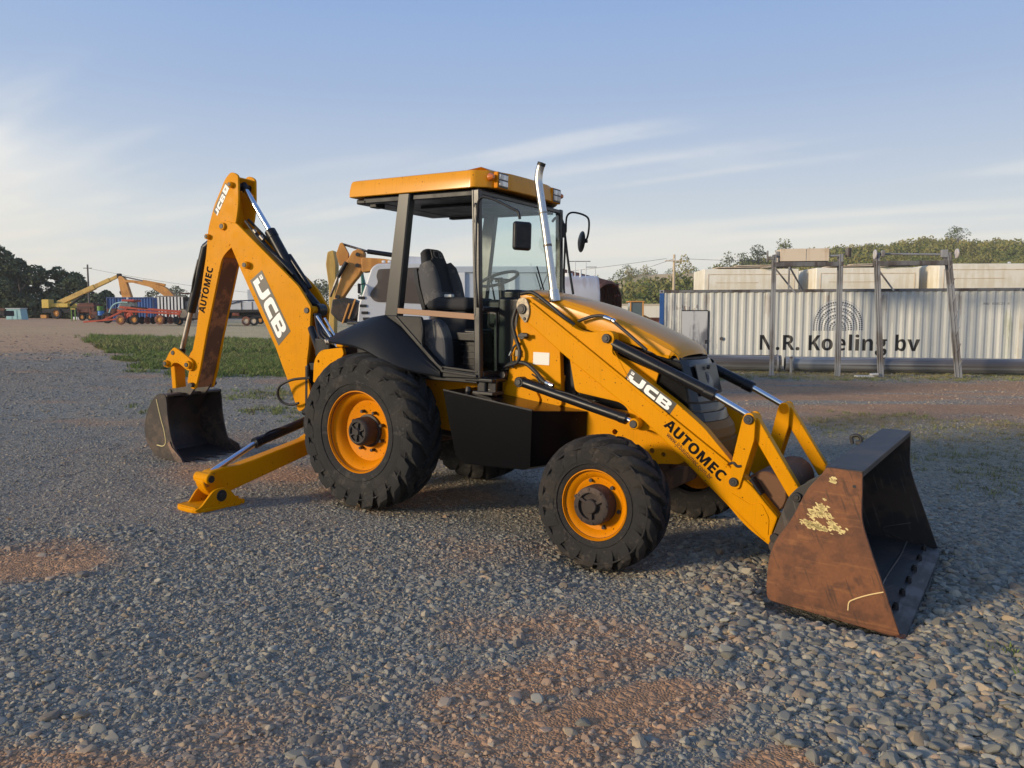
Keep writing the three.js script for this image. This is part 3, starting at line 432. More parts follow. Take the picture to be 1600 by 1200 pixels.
// ================================================================ the backhoe loader
const BL = thing('backhoe_loader', 'yellow backhoe loader with black open cab and rusty front bucket, largest machine in the foreground', 'backhoe loader', MP.toArray());
BL.quaternion.copy(MQ);
const sides = [1, -1];
const sz = (g, s) => (s > 0 ? g : flipZ(clean(g)));      // the same piece on the other side of the machine
const pinG = (x, y, z, r, len, s = 1) => rod([x, y, z * s], [x, y, (z + len) * s], r, r, 20, .004);
{ // ---- wheels
  function tyreGeo(R, w, rim, lugs, lugH, skew, seed) {
    const r = rng(seed), hw = w / 2, prof = [[rim - .01, hw * .74], [rim + .012, hw * .86], [rim + .03, hw * .90], [lerp(rim, R, .34), hw * .98], [lerp(rim, R, .50), hw * .97], [lerp(rim, R, .62), hw * .92], [lerp(rim, R, .72), hw * .85], [R - lugH - .03, hw * .72], [R - lugH - .006, hw * .5], [R - lugH + .004, 0]];
    const full = [...prof.map(([a, b]) => [a, b]), ...prof.slice(0, -1).reverse().map(([a, b]) => [a, -b])];
    const g = new THREE.LatheGeometry(full.map((p) => new THREE.Vector2(...p)).reverse(), 84); g.rotateX(Math.PI / 2); const parts = [toCreasedNormals(g, .9)];
    // raised rings on the sidewall
    for (const [f, k] of [[.22, .006], [.68, .008]]) { const rr = lerp(rim, R, f); const t = new THREE.TorusGeometry(rr, k, 5, 84); t.translate(0, 0, hw * (f < .5 ? .955 : .985)); parts.push(t); }
    const along = [[0, 0, R], [.28, .18, R - .002], [.56, .40, R - .008], [.80, .64, R - .022], [.94, .84, R - .050], [1.0, .95, R - .092], [.985, 1.0, R - .118]];
    for (const s of sides) for (let i = 0; i < lugs; i++) {
      const ph = (i + (s > 0 ? 0 : .5)) / lugs * Math.PI * 2, th = Math.PI * 2 / lugs * .255, secs = [];
      along.forEach(([zf, t, rr], q) => {
        const c = ph + skew * t * Math.PI * 2 / lugs + (q === 2 ? .012 : 0), wob = (r() - .5) * .004, top = rr + wob, bot = rr - lugH - .02, k = q === 0 ? .75 : q < 3 ? .92 : 1.12;
        const P = (a, rad, dz) => [Math.cos(a) * rad, Math.sin(a) * rad, s * (zf * hw * 1.0 + dz)];
        const dz = q > 3 ? s * .006 : 0; secs.push([P(c - th * k * 1.16, bot, 0), P(c - th * k * .86, top - .004, dz), P(c + th * k * .86, top - .004, dz), P(c + th * k * 1.16, bot, 0)]);
      });
      let l = loft(secs, { crease: .5 }); if (s < 0) l = flipZ(flipZ(l)); parts.push(l);
    }
    return merge(parts);
  }
  function rimGeo(r, z, deep, cup) { // dished rim, seen from the outside; z is the plane of its outer flange
    return merge([lathe([[r * .34, -deep], [r * .60, -deep], [r * .68, -deep + .012], [r * .80, -deep + .02], [r * .86, -deep * .55], [r * .90, -deep * .32], [r * .955, -deep * .22], [r * .965, -.012], [r * .985, 0], [r, -.004], [r, -.03], [r * .93, -.04], [r * .9, -deep * 1.5], [r * .35, -deep * 1.5], [r * .34, -deep]].map(([a, b]) => [a, b + 1]).map(([a, b]) => [a, b - 1 + 0.0]), 64, [0, 0, z], [0, 0, z + 1])]);
  }
  const lat = (pts, z, n = 40) => { const g = new THREE.LatheGeometry(pts.map((p) => new THREE.Vector2(...p)), n); g.rotateX(Math.PI / 2); g.translate(0, 0, z); return toCreasedNormals(g, .6); };
  const wheel = (name, x, y, s, o) => {
    const w = new THREE.Group(); w.name = name; w.position.set(x, y, 0); w.rotation.z = o.spin * s; BL.add(w);
    mesh('tyre', sz(o.tyre, s), o.rubber, w); mesh('rim', sz(o.rim, s), M.rimYellow, w); mesh('hub', sz(o.hub, s), o.hubMat, w);
    o.nuts.forEach((g) => mesh('wheel_nut', sz(g, s), M.pinDark, w)); return w;
  };
  const dish = (r, d) => [[r * .30, -d], [r * .58, -d], [r * .66, -d + .014], [r * .74, -d + .016], [r * .80, -d * .60], [r * .87, -d * .42], [r * .93, -d * .34], [r * .955, -.018], [r * .975, 0], [r, -.003], [r * 1.005, -.02], [r * .97, -.05], [r * .9, -d * 1.5], [r * .3, -d * 1.5], [r * .3, -d]].reverse();
  { // rear
    const R0 = .747, zc = .895, g = tyreGeo(R0, .43, .375, 21, .046, 1.5, 3); g.translate(0, 0, zc);
    const zf = 1.082, d = .17, rim = lat(dish(.388, d), zf, 64), hub = merge([lat([[0, .035], [.035, .035], [.038, .012], [.088, .010], [.092, .028], [.105, .03], [.118, .02], [.132, -.005], [.135, -.11], [.155, -.115], [.155, -.16]].reverse(), zf - .03), lat([[0, .046], [.03, .046], [.04, .03]].reverse(), zf - .03), ...Array.from({ length: 6 }, (_, i) => { const a = i * 1.047 + .3; return box(.055, .016, .025, .064, 0, zf - .01, .003).rotateZ(a); })]);
    const nuts = Array.from({ length: 8 }, (_, i) => { const a = i * Math.PI / 4 + .25; return rod([Math.cos(a) * .19, Math.sin(a) * .19, zf - d - .004], [Math.cos(a) * .19, Math.sin(a) * .19, zf - d + .05], .017, .015, 6); });
    for (const s of sides) wheel('rear_wheel', 0, .747, s, { spin: .1, tyre: g, rim, hub, hubMat: M.hub, nuts, rubber: M.rubber });
  }
  { // front
    const R0 = .525, zc = 1.012, g = tyreGeo(R0, .34, .262, 17, .042, 1.35, 8); g.translate(0, 0, zc);
    const zf = 1.166, d = .085, rim = lat(dish(.272, d), zf, 64), hub = merge([lat([[0, .10], [.046, .10], [.052, .094], [.054, .062], [.100, .062], [.103, .088], [.125, .088], [.142, .08], [.148, .06], [.150, -.06], [.16, -.09]].reverse(), zf - .035), ...Array.from({ length: 3 }, (_, i) => { const a = i * 2.094 + .4; return box(.07, .024, .03, .077, 0, zf + .036, .004).rotateZ(a); }), ...Array.from({ length: 8 }, (_, i) => { const a = i * .785; return rod([Math.cos(a) * .128, Math.sin(a) * .128, zf + .04], [Math.cos(a) * .128, Math.sin(a) * .128, zf + .058], .009, .009, 6); })]);
    const nuts = Array.from({ length: 6 }, (_, i) => { const a = i * Math.PI / 3 + .7; return rod([Math.cos(a) * .183, Math.sin(a) * .183, zf - d], [Math.cos(a) * .183, Math.sin(a) * .183, zf - d + .035], .017, .015, 6); });
    for (const s of sides) wheel('front_wheel', 2.52, -.066 + .53, s, { spin: .16, tyre: g, rim, hub, hubMat: M.rustHub, nuts, rubber: M.frontRubber });
  }
  mesh('front_axle', [box(.20, .20, 1.6, 2.52, .46, 0, .04), lathe([[0, -.16], [.12, -.14], [.16, 0], [.12, .14], [0, .16]].map(([a, b]) => [a, b]), 24, [2.52, .46, .1], [2.52, .46, 1.1]), box(.16, .3, .26, 2.52, .60, 0, .03)], M.brownYellow, BL);
  mesh('rear_axle', [rod([0, .747, -.75], [0, .747, .75], .13, .13), box(.4, .4, .5, 0, .75, 0, .06)], M.brownYellow, BL);
}
{ // ---- chassis and engine bay
  const rail = [[-1.3, 1.05], [-.4, 1.28], [1.2, 1.28], [1.83, 1.14], [2.45, 1.10], [2.95, 1.02], [3.02, .80], [2.90, .715], [2.72, .700], [2.60, .62], [1.95, .60], [1.2, .72], [.4, .76], [-.4, .5], [-1.3, .45]];
  for (const s of sides) mesh('chassis_rail', sz(merge([ext(rail, .37, .43, { r: .04, holes: [[2.32, .92, .03], [2.66, .80, .028], [2.76, .78, .026]] })]), s), M.yellow, BL);
  mesh('engine_block', [box(1.1, .70, .62, 2.3, 1.12, 0, .03), box(1.9, .4, .5, .3, .85, 0, .05), box(1.2, .2, .66, 2.1, 1.45, 0, .03)], M.black, BL);
  for (const s of sides) {
    mesh('bay_panel', sz(ext([[1.95, 1.62], [2.45, 1.62], [2.86, 1.53], [2.97, 1.08], [2.5, 1.0], [1.9, 1.05]], .375, .393, { r: .02 }), s), M.gloss, BL);
    mesh('loader_tower', sz(merge([ext([[1.205, 1.13], [1.25, 1.25], [1.31, 1.66], [1.355, 1.86], [1.38, 1.985, .07], [1.53, 2.0, .07], [1.63, 1.84], [1.79, 1.60], [1.826, 1.10], [1.45, 1.06]], .41, .47, { r: .03 }), ext([[1.22, 1.12], [1.26, 1.25], [1.36, 1.25], [1.46, 1.32, .05], [1.56, 1.24, .05], [1.62, 1.14], [1.6, 1.08]], .47, .495, { r: .02 })]), s), M.yellow, BL);
    mesh('inner_guard', sz(ext([[1.80, 1.66], [2.03, 1.56], [2.06, 1.14], [1.80, 1.14]], .36, .378, { r: .01 }), s), M.black, BL);
  }
  mesh('paper_label', [box(.165, .108, .003, 1.607, 1.498, .4725, 0)], M.paper, BL);
}
{ // ---- bonnet
  const top = [[1.33, 2.108], [1.40, 2.100], [1.68, 2.052], [2.0, 1.975], [2.36, 1.852], [2.6, 1.752], [2.74, 1.690], [2.80, 1.660], [2.845, 1.622], [2.868, 1.585]], low = [1.985, 1.965, 1.865, 1.765, 1.672, 1.600, 1.540, 1.548, 1.558, 1.570];
  const sec = (i) => { const [x, y] = top[i], k = lerp(1, .93, clamp((x - 1.33) / 1.5, 0, 1)), f = i > 7 ? 1 - .035 * (i - 7) : 1, W = .405 * k * f, cr = .325 * k * f, lw = low[i], pull = i >= 6 ? (i - 5) * .012 : 0;
    const half = [[x - pull * 2.5, lw, W - .006], [x - pull * 2, lerp(lw, y, .30), W + .004], [x - pull * 1.5, lerp(lw, y, .62), W - .004], [x - pull, y - .050, W - .022], [x - pull * .8, y - .024, cr + .022], [x - pull * .6, y - .012, cr - .02], [x - pull * .4, y - .003, cr * .68], [x, y + .004, cr * .3], [x, y + .006, 0]];
    return [...half, ...half.slice(0, -1).reverse().map(([a, b, c]) => [a, b, -c])]; };
  mesh('bonnet', loft(top.map((_, i) => sec(i)), { closed: false, crease: .35 }), M.hood, BL);
  mesh('bonnet_seal', [box(1.25, .03, .72, 2.12, 1.60, 0, .01), box(.50, .05, .66, 2.58, 1.545, 0, .02)], M.plastic, BL);
  // grille: a bowed plastic nose with a window, side slits and steps
  const slice = (y, x, hz, b) => { const o = [[2.42, hz + .03], [x - .10, hz + .02], [x - .02, hz - .005], [x + b * .35, hz - .06], [x + b * .75, hz * .5], [x + b, 0]]; return [...o.map(([a, c]) => [a, y, c]), ...o.slice(0, -1).reverse().map(([a, c]) => [a, y, -c])]; };
  mesh('grille', loft([slice(1.545, 2.845, .335, .05), slice(1.50, 2.868, .337, .055), slice(1.35, 2.915, .34, .065), slice(1.215, 2.957, .342, .07), slice(1.213, 2.945, .340, .07), slice(1.200, 2.945, .340, .07), slice(1.198, 2.967, .345, .075), slice(1.145, 2.985, .347, .075), slice(1.143, 2.972, .344, .075), slice(1.130, 2.975, .344, .075), slice(1.128, 2.996, .348, .08), slice(1.06, 3.02, .35, .08), slice(1.03, 3.01, .345, .08)], { crease: .4 }), M.grille, BL);
  const gp = new THREE.Group(); gp.name = 'grille_window'; BL.add(gp);
  const tilt = Math.atan2(.07, .24);
  const pane = box(.012, .26, .50, 0, 0, 0, .004); pane.rotateZ(tilt * .95); pane.translate(2.955, 1.385, 0); mesh('pane', pane, phys([.020, .022, .025], .34, 0, { specularIntensity: .7 }), gp);
  const badge = box(.008, .15, .052, 0, 0, 0, .002); badge.rotateZ(tilt * .95); badge.translate(2.966, 1.37, .03); mesh('badge', badge, M.seatGrey, gp);
  const knob = rod([2.945, 1.485, .02], [2.965, 1.483, .02], .018, .018, 16); mesh('lock', knob, M.pinDark, gp);
  mesh('nose_weight', loft([slice(1.055, 3.025, .352, .085), slice(1.0, 3.06, .372, .09), slice(.93, 3.075, .378, .09), slice(.925, 3.065, .372, .09), slice(.905, 3.065, .372, .09), slice(.90, 3.085, .38, .09), slice(.80, 3.09, .38, .09), slice(.70, 3.06, .36, .08)], { crease: .4 }), M.wornYellow, BL);
  for (const s of sides) mesh('corner_cap', sz(ext([[2.955, 1.06], [3.02, 1.06], [3.03, .98], [2.95, .95]], .36, .40, { r: .015 }), s), M.brownYellow, BL);
  // exhaust stack with its curved, slant-cut mouth
  const ex = tube([[1.665, 2.02, .37], [1.64, 2.15, .37], [1.56, 2.57, .37], [1.475, 2.98, .37], [1.462, 3.05, .37], [1.464, 3.10, .371], [1.474, 3.15, .373], [1.492, 3.195, .376]], .036, 60, 20), ex2 = tube([[1.486, 3.180, .375], [1.496, 3.204, .377]], .037, 4, 20);
  const e = mesh('exhaust_pipe', [ex], M.exhaust, BL); mesh('pipe_mouth', [ex2, rod([1.488, 3.186, .375], [1.489, 3.188, .376], .034)], M.pinDark, e);
  mesh('clamp', [rod([1.578, 2.475, .37], [1.574, 2.495, .37], .039)], M.steel, e); mesh('clamp', [rod([1.520, 2.762, .37], [1.517, 2.777, .37], .038)], M.steel, e);
  mesh('pipe_collar', rod([1.668, 2.0, .37], [1.648, 2.10, .37], .052, .046), M.exhaust, e);
}
{ // ---- side tank and steps (right), plain tank on the left
  const A = { x0: .90, x1: 1.815 };
  for (const s of sides) {
    const b = (x, y, z) => [x, y, z * s];
    const zo = .94, zi = .44;
    const skin = (zz) => [[.895, 1.196, zz], [1.815, 1.094, zz], [1.812, .628, zz], [1.76, .600, zz], [1.15, .575, zz], [1.05, .62, zz], [.97, .90, zz]];
    const back = [[.895, 1.196, zi], [2.06, 1.07, zi], [2.06, .66, zi], [1.95, .62, zi], [1.15, .58, zi], [1.05, .62, zi], [.97, .90, zi]];
    let g = loft([back, skin(zo)].map((q) => q.map((p) => [...p])), { crease: .3 });
    const t = mesh('side_tank', s > 0 ? g : flipZ(g), M.gloss, BL);
    mesh('tank_lip', bar(b(.89, 1.200, zo - .006), b(1.818, 1.097, zo - .006), .018, .016, .004), M.black, t);
    mesh('plug', [rod(b(1.985, 1.005, .545), b(1.998, 1.005, .556), .024, .022)], M.steel, t);
    mesh('filler_cap', [rod(b(1.02, 1.185, .74), b(1.02, 1.225, .74), .03, .022, 16), box(.22, .03, .18, 1.18, 1.178, .66 * s, .008)], M.pinDark, t);
    if (s > 0) mesh('bracket', [box(.085, .19, .03, 1.235, 1.215, .67, .006), box(.30, .035, .22, 1.12, 1.29, .62, .01)], M.black, BL);
  }
}
{ // ---- loader
  const plate = [[1.392, 1.95, .05], [1.42, 2.015, .05], [1.507, 2.036, .03], [1.817, 1.866], [2.0, 1.757, .05], [2.111, 1.742, .05], [2.25, 1.765, .03], [2.315, 1.755, .05], [2.335, 1.71, .04], [2.318, 1.645, .05], [2.323, 1.578, .02], [2.499, 1.465], [2.891, 1.218, .05], [3.119, 1.05, .05], [3.351, .812, .05], [3.439, .714, .05], [3.523, .657, .05], [3.623, .549, .03], [3.727, .443], [3.694, .329], [3.678, .214, .01], [3.479, .333, .1], [3.341, .471, .05], [2.856, .867, .06], [2.75, .958, .06], [2.68, .986, .05], [2.62, .968, .04], [2.555, .975, .04], [2.515, 1.04, .05], [2.47, 1.145, .05], [2.398, 1.184, .03], [1.987, 1.238, .04], [1.923, 1.518, .03], [1.835, 1.582], [1.506, 1.817, .05], [1.397, 1.868, .03]];
  const beam = [[1.405, 1.93, .03], [1.43, 1.99, .04], [1.535, 1.975, .03], [2.83, 1.112], [3.354, .768, .04], [3.445, .700, .04], [3.523, .647, .05], [3.618, .545, .03], [3.72, .443], [3.688, .329], [3.674, .222, .01], [3.482, .340, .1], [3.343, .478, .05], [2.858, .875, .06], [2.75, .966, .06], [2.60, 1.075], [1.835, 1.574], [1.506, 1.809, .05], [1.42, 1.85, .03]];
  for (const s of sides) {
    const arm = mesh('loader_arm', sz(merge([ext(plate, .44, .535, { bev: .006 }), ext(beam, .45, .562, { bev: .012 }), bar([1.53, 1.978, .555], [2.83, 1.119, .555], .020, .026, .008), bar([2.83, 1.119, .555], [3.33, .79, .555], .020, .024, .008)]), s), M.yellow, BL);
    // scorched weld curve and bracket seam
    mesh('boss', sz(merge([ext([[1.395, 1.95, .05], [1.42, 2.02, .05], [1.49, 2.03, .05], [1.535, 1.95, .05], [1.535, 1.87, .06], [1.50, 1.80, .02], [1.44, 1.86, .06]], .562, .580, { bev: .004 })]), s), M.cream, arm);
    mesh('pin', [pinG(1.462, 1.925, .57, .044, .026, s), pinG(1.462, 1.925, .585, .030, .016, s)], M.pinDark, arm);
    mesh('pin', [pinG(1.492, 1.842, .578, .014, .010, s)], M.pinDark, arm);
    mesh('pin', [pinG(2.268, 1.700, .53, .038, .030, s), pinG(2.268, 1.7, .55, .024, .018, s)], M.pinDark, arm);
    mesh('boss', sz(rod([2.578, 1.03, .53], [2.578, 1.03, .635], .046, .046, 24, .006), s), M.yellow, arm);
    mesh('pin', [pinG(2.578, 1.03, .625, .032, .02, s)], M.pinDark, arm);
    mesh('seam', sz(merge([tube([[2.335, 1.60, .537], [2.42, 1.47, .537], [2.485, 1.355, .537], [2.45, 1.350, .537], [2.25, 1.49, .537]], .0035, 30, 5)]), s), M.yellow, arm);
    mesh('reinforcement', sz(merge([ext([[3.36, .585, .03], [3.52, .51, .03], [3.60, .535, .03], [3.66, .43, .02], [3.66, .30], [3.49, .40, .05]], .560, .568, { bev: .003 })]), s), M.yellow, arm);
    mesh('step_plate', sz(merge([bar([3.50, .70, .50], [3.585, .59, .50], .10, .02, .005)]), s), M.black, arm);
    if (s > 0) {
      mesh('decal', quad([2.492, 1.467, .5375], [2.896, 1.212, .5375], [2.840, 1.122, .5375], [2.440, 1.376, .5375]), logoMat, arm);
      letters('AUTOMEC', font, [2.802, 1.035], [3.282, .650], .5625, .058, arm);
      letters('www.jcbautomec.com.br', fontR, [2.828, .958], [3.20, .652], .5625, .026, arm, std([.07, .014, .006], .7));
    }
    // lift ram, tilt ram, levers, links
    const lift = mesh('lift_cylinder', sz(merge([rod([1.50, 1.292, .60], [2.50, 1.062, .60], .043, .043, 24, .006), rod([2.44, 1.076, .60], [2.507, 1.061, .60], .047, .047, 24, .004), rod([1.487, 1.292, .555], [1.487, 1.292, .645], .046, .046, 20, .005)]), s), M.black, BL);
    mesh('rod', sz(rod([2.50, 1.062, .60], [2.578, 1.036, .60], .023, .023), s), M.chrome, lift);
    mesh('pin', [pinG(1.487, 1.292, .645, .028, .010, s)], M.pinDark, lift);
    const tiltC = mesh('tilt_cylinder', sz(merge([rod([2.30, 1.660, .49], [3.175, 1.300, .49], .046, .046, 24, .006), rod([3.10, 1.330, .49], [3.187, 1.295, .49], .050, .050, 24, .004), rod([2.268, 1.70, .455], [2.268, 1.70, .525], .055, .055)]), s), M.black, BL);
    mesh('rod', sz(rod([3.18, 1.298, .49], [3.45, 1.165, .49], .025, .025), s), M.chrome, tiltC);
    const lever = [[3.428, 1.15, .05], [3.45, 1.195, .05], [3.50, 1.198, .05], [3.525, 1.15, .05], [3.525, 1.0, .02], [3.432, .625, .03], [3.41, .612, .03], [3.355, .635, .04], [3.366, .818, .02]];
    const lv = mesh('bucket_lever', sz(merge([ext(lever, .555, .583, { bev: .005 }), ext(lever, .405, .433, { bev: .005 }), rod([3.477, 1.144, .405], [3.477, 1.144, .58], .045, .045)]), s), M.yellow, BL);
    mesh('pin', [pinG(3.477, 1.148, .580, .036, .022, s), pinG(3.477, 1.148, .596, .018, .010, s)], M.pinDark, lv);
    mesh('pin', [pinG(3.389, .668, .580, .034, .020, s), pinG(3.389, .668, .594, .017, .010, s)], M.pinDark, lv);
    mesh('latch', sz(tube([[3.35, .80, .575], [3.38, .812, .585], [3.41, .79, .585], [3.44, .795, .58]], .011, 16, 6), s), M.pinDark, lv);
    mesh('bucket_link', sz(merge([bar([3.485, 1.135, .492], [3.835, .61, .492], .085, .10, .012)]), s), M.yellow, BL);
  }
  mesh('torque_tube', [rod([3.585, .585, -.45], [3.585, .585, .45], .165, .165, 36, .01), box(.02, .12, .02, 3.66, .62, .2, .004), rod([3.66, .735, .18], [3.672, .75, .18], .016, .016)], M.brownYellow, BL);
  // hoses on the right hand arm
  mesh('hose', [tube([[1.40, 2.06, .50], [1.52, 2.07, .52], [1.68, 1.985, .53], [1.84, 1.87, .52], [1.93, 1.80, .48]], .017, 40), tube([[1.95, 1.835, .45], [2.10, 1.88, .45], [2.22, 1.875, .46], [2.36, 1.80, .50], [2.52, 1.695, .53], [2.62, 1.62, .53]], .014, 50)], M.hose, BL);
  mesh('fitting', [rod([2.20, 1.872, .46], [2.275, 1.852, .475], .019, .019), rod([2.285, 1.85, .475], [2.31, 1.835, .48], .021, .021)], M.chrome, BL);
  mesh('hose', [tube([[1.24, 1.40, .50], [1.34, 1.445, .51], [1.48, 1.45, .53], [1.60, 1.385, .55], [1.70, 1.315, .585], [1.80, 1.285, .60]], .019, 50), tube([[1.35, 1.93, .50], [1.33, 1.80, .52], [1.37, 1.66, .52], [1.42, 1.55, .53], [1.40, 1.46, .53], [1.29, 1.42, .51]], .018, 40), tube([[1.385, 1.63, .49], [1.33, 1.58, .50], [1.31, 1.50, .50], [1.33, 1.40, .50]], .011, 24), tube([[1.56, 1.36, .54], [1.62, 1.34, .57], [1.72, 1.27, .60], [2.0, 1.225, .635], [2.2, 1.17, .63]], .007, 30)], M.hose, BL);
  mesh('fitting', [rod([1.735, 1.300, .59], [1.775, 1.290, .60], .022, .022), rod([1.775, 1.290, .60], [1.81, 1.282, .60], .019, .019)], M.chrome, BL); mesh('fitting', [rod([1.30, 1.51, .51], [1.32, 1.55, .51], .014, .014)], M.chrome, BL);
  mesh('pivot_knob', [rod([1.245, 1.335, .50], [1.245, 1.335, .54], .035, .03)], M.pinDark, BL);
  mesh('pivot_knob', [rod([1.44, 1.69, .47], [1.44, 1.69, .54], .028, .028), bar([1.40, 1.69, .53], [1.50, 1.70, .53], .03, .03)], M.pinDark, BL);
  mesh('valve_block', [box(.05, .06, .03, 1.375, 1.535, .485, .006)], M.cream, BL);
  // ---- front bucket
  const side = [[4.126, .912, .02], [4.155, .966, .02], [4.30, .960], [4.367, .957, .01], [4.372, .85], [4.379, .66, .1], [4.428, .519, .1], [4.639, -.02, .01], [4.60, -.03], [3.832, .030, .06], [3.822, .113, .05], [3.826, .302, .1], [3.862, .442, .1], [3.949, .576, .05], [4.047, .812, .05]];
  const shellOuter = [[4.155, .966], [4.126, .912], [4.047, .812], [3.949, .576], [3.862, .442], [3.826, .302], [3.822, .113], [3.85, .045], [3.92, .018], [4.55, -.035], [4.66, -.045]];
  const sec = shellOuter.map(([x, y], i, a) => { const q = a[Math.max(0, i - 1)], n = a[Math.min(a.length - 1, i + 1)], dx = n[0] - q[0], dy = n[1] - q[1], l = Math.hypot(dx, dy); return [x, y, x - dy / l * .014, y + dx / l * .014]; });
  const curve = new THREE.SplineCurve(shellOuter.slice(0, 9).map((p) => new THREE.Vector2(...p))).getPoints(40).map((p) => [p.x, p.y]); curve.push([4.25, -.004], [4.55, -.022]);
  const inner = curve.map(([x, y], i, a) => { const q = a[Math.max(0, i - 1)], n = a[Math.min(a.length - 1, i + 1)], dx = n[0] - q[0], dy = n[1] - q[1], l = Math.hypot(dx, dy); return [x - dy / l * .014, y + dx / l * .014]; });
  const outline = [...curve, ...inner.slice().reverse()];
  const B = mesh('loader_bucket', [loft([outline.map(([x, y]) => [x, y, -1.155]), outline.map(([x, y]) => [x, y, 1.155])], { crease: .35 }), bar([4.155, .957, -1.155], [4.155, .957, 1.155], .02, .02, .003), box(.215, .028, 2.32, 4.262, .953, 0, .006), bar([4.335, .93, -1.15], [4.335, .93, 1.15], .02, .06, .004, [1, 0, 0])], M.bucketDark, BL);
  for (const s of sides) { const p = mesh('side_plate', sz(ext(side, 1.150, 1.172, { bev: .004 }), s), s > 0 ? M.rust : M.bucketDark, B, s > 0 ? 'rust coloured side plate with scraped yellow paint' : 'black inner side plate'); }
  mesh('hinge_plate', [...sides.flatMap((s) => [.395, .60].map((z) => sz(ext([[3.675, .235, .03], [3.70, .20, .03], [3.84, .05], [4.0, .06], [4.13, .90, .02], [4.05, .83], [3.86, .70, .04], [3.80, .62, .03]], z, z + .025, { bev: .004 }), s)))], M.bucketDark, B);
  for (const s of sides) { mesh('pin', [pinG(3.862, .632, .60, .034, .05, s), pinG(3.862, .632, .625, .02, .032, s)], M.pinDark, B); mesh('pin', [pinG(3.725, .31, .60, .034, .05, s)], M.pinDark, B); }
  mesh('cutting_edge', [ext([[4.50, -.030], [4.655, -.045], [4.665, -.038], [4.51, -.008]], -1.17, 1.17, { bev: .002, r: .002 })], M.wear, B);
  for (let i = 0; i < 7; i++) { const z = 1.02 - i * .335; mesh('bolt', [rod([4.548, -.016, z], [4.548, .022, z], .024, .021, 6), rod([4.548, .022, z], [4.548, .034, z], .013, .012, 8)], M.pinDark, B); }
  mesh('weld', [tube([[4.40, .001, 1.14], [4.41, .002, .6], [4.40, .001, 0], [4.41, .002, -.6], [4.40, .001, -1.14]], .007, 40, 5), tube([[4.40, .0, -1.145], [4.2, .08, -1.148], [4.42, .17, -1.148]], .005, 20, 5)], M.wear, B);
  mesh('hook', [tube([[4.12, .93, -.25], [4.115, .985, -.25], [4.085, 1.0, -.25], [4.05, .985, -.25], [4.06, .93, -.25]], .014, 24, 8), box(.05, .03, .06, 4.11, .945, -.25, .004)], M.bucketDark, B);
  mesh('chip_hole', rod([4.325, .865, 1.168], [4.325, .865, 1.174], .011, .011, 10), M.pinDark, B);
  mesh('end_lug', [box(.06, .03, .08, 4.645, -.03, 1.16, .012)], M.rust, B);
  // flakes of old yellow paint and a chalk line on the near side plate
  const fl = rng(21), flakes = [];
  const flake = (cx, cy, rx, ry, n, a) => { const s = new THREE.Shape(); for (let i = 0; i < n; i++) { const t = i / n * 6.283, k = .55 + .65 * fl(), u = Math.cos(t) * rx * k, v = Math.sin(t) * ry * k, X = cx + u * Math.cos(a) - v * Math.sin(a), Y = cy + u * Math.sin(a) + v * Math.cos(a); i ? s.lineTo(X, Y) : s.moveTo(X, Y); } const g = new THREE.ShapeGeometry(s); g.translate(0, 0, 1.1728); return g; };
  const zones = [[4.105, .66, .055, .10, -.45, 34], [4.07, .585, .075, .030, -.15, 34], [4.15, .572, .085, .022, -.16, 30], [4.15, .70, .035, .07, -.4, 20], [4.18, .655, .045, .022, -.25, 12], [4.215, .60, .05, .035, -.2, 14], [4.26, .575, .045, .03, -.2, 12], [4.20, .885, .03, .035, 0, 7]];
  for (const [cx, cy, rx, ry, a, n] of zones) for (let i = 0; i < n; i++) { const u = (fl() + fl() - 1) * rx, v = (fl() + fl() - 1) * ry, k = 1 - .6 * Math.hypot(u / rx, v / ry); flakes.push(flake(cx + u * Math.cos(a) - v * Math.sin(a), cy + u * Math.sin(a) + v * Math.cos(a), (.008 + .028 * fl()) * k, (.004 + .013 * fl()) * k, 13, a - .1 + (fl() - .5) * .7)); }
  const pf = mesh('paint_flakes', flakes, std([.66, .52, .22], .6), B); pf.userData.kind = 'stuff';
  mesh('chalk_line', [tube([[4.335, .075, 1.174], [4.34, .13, 1.174], [4.37, .155, 1.174], [4.45, .20, 1.174], [4.53, .235, 1.174]], .0045, 30, 5)], std([.72, .52, .24], .8), B);
}
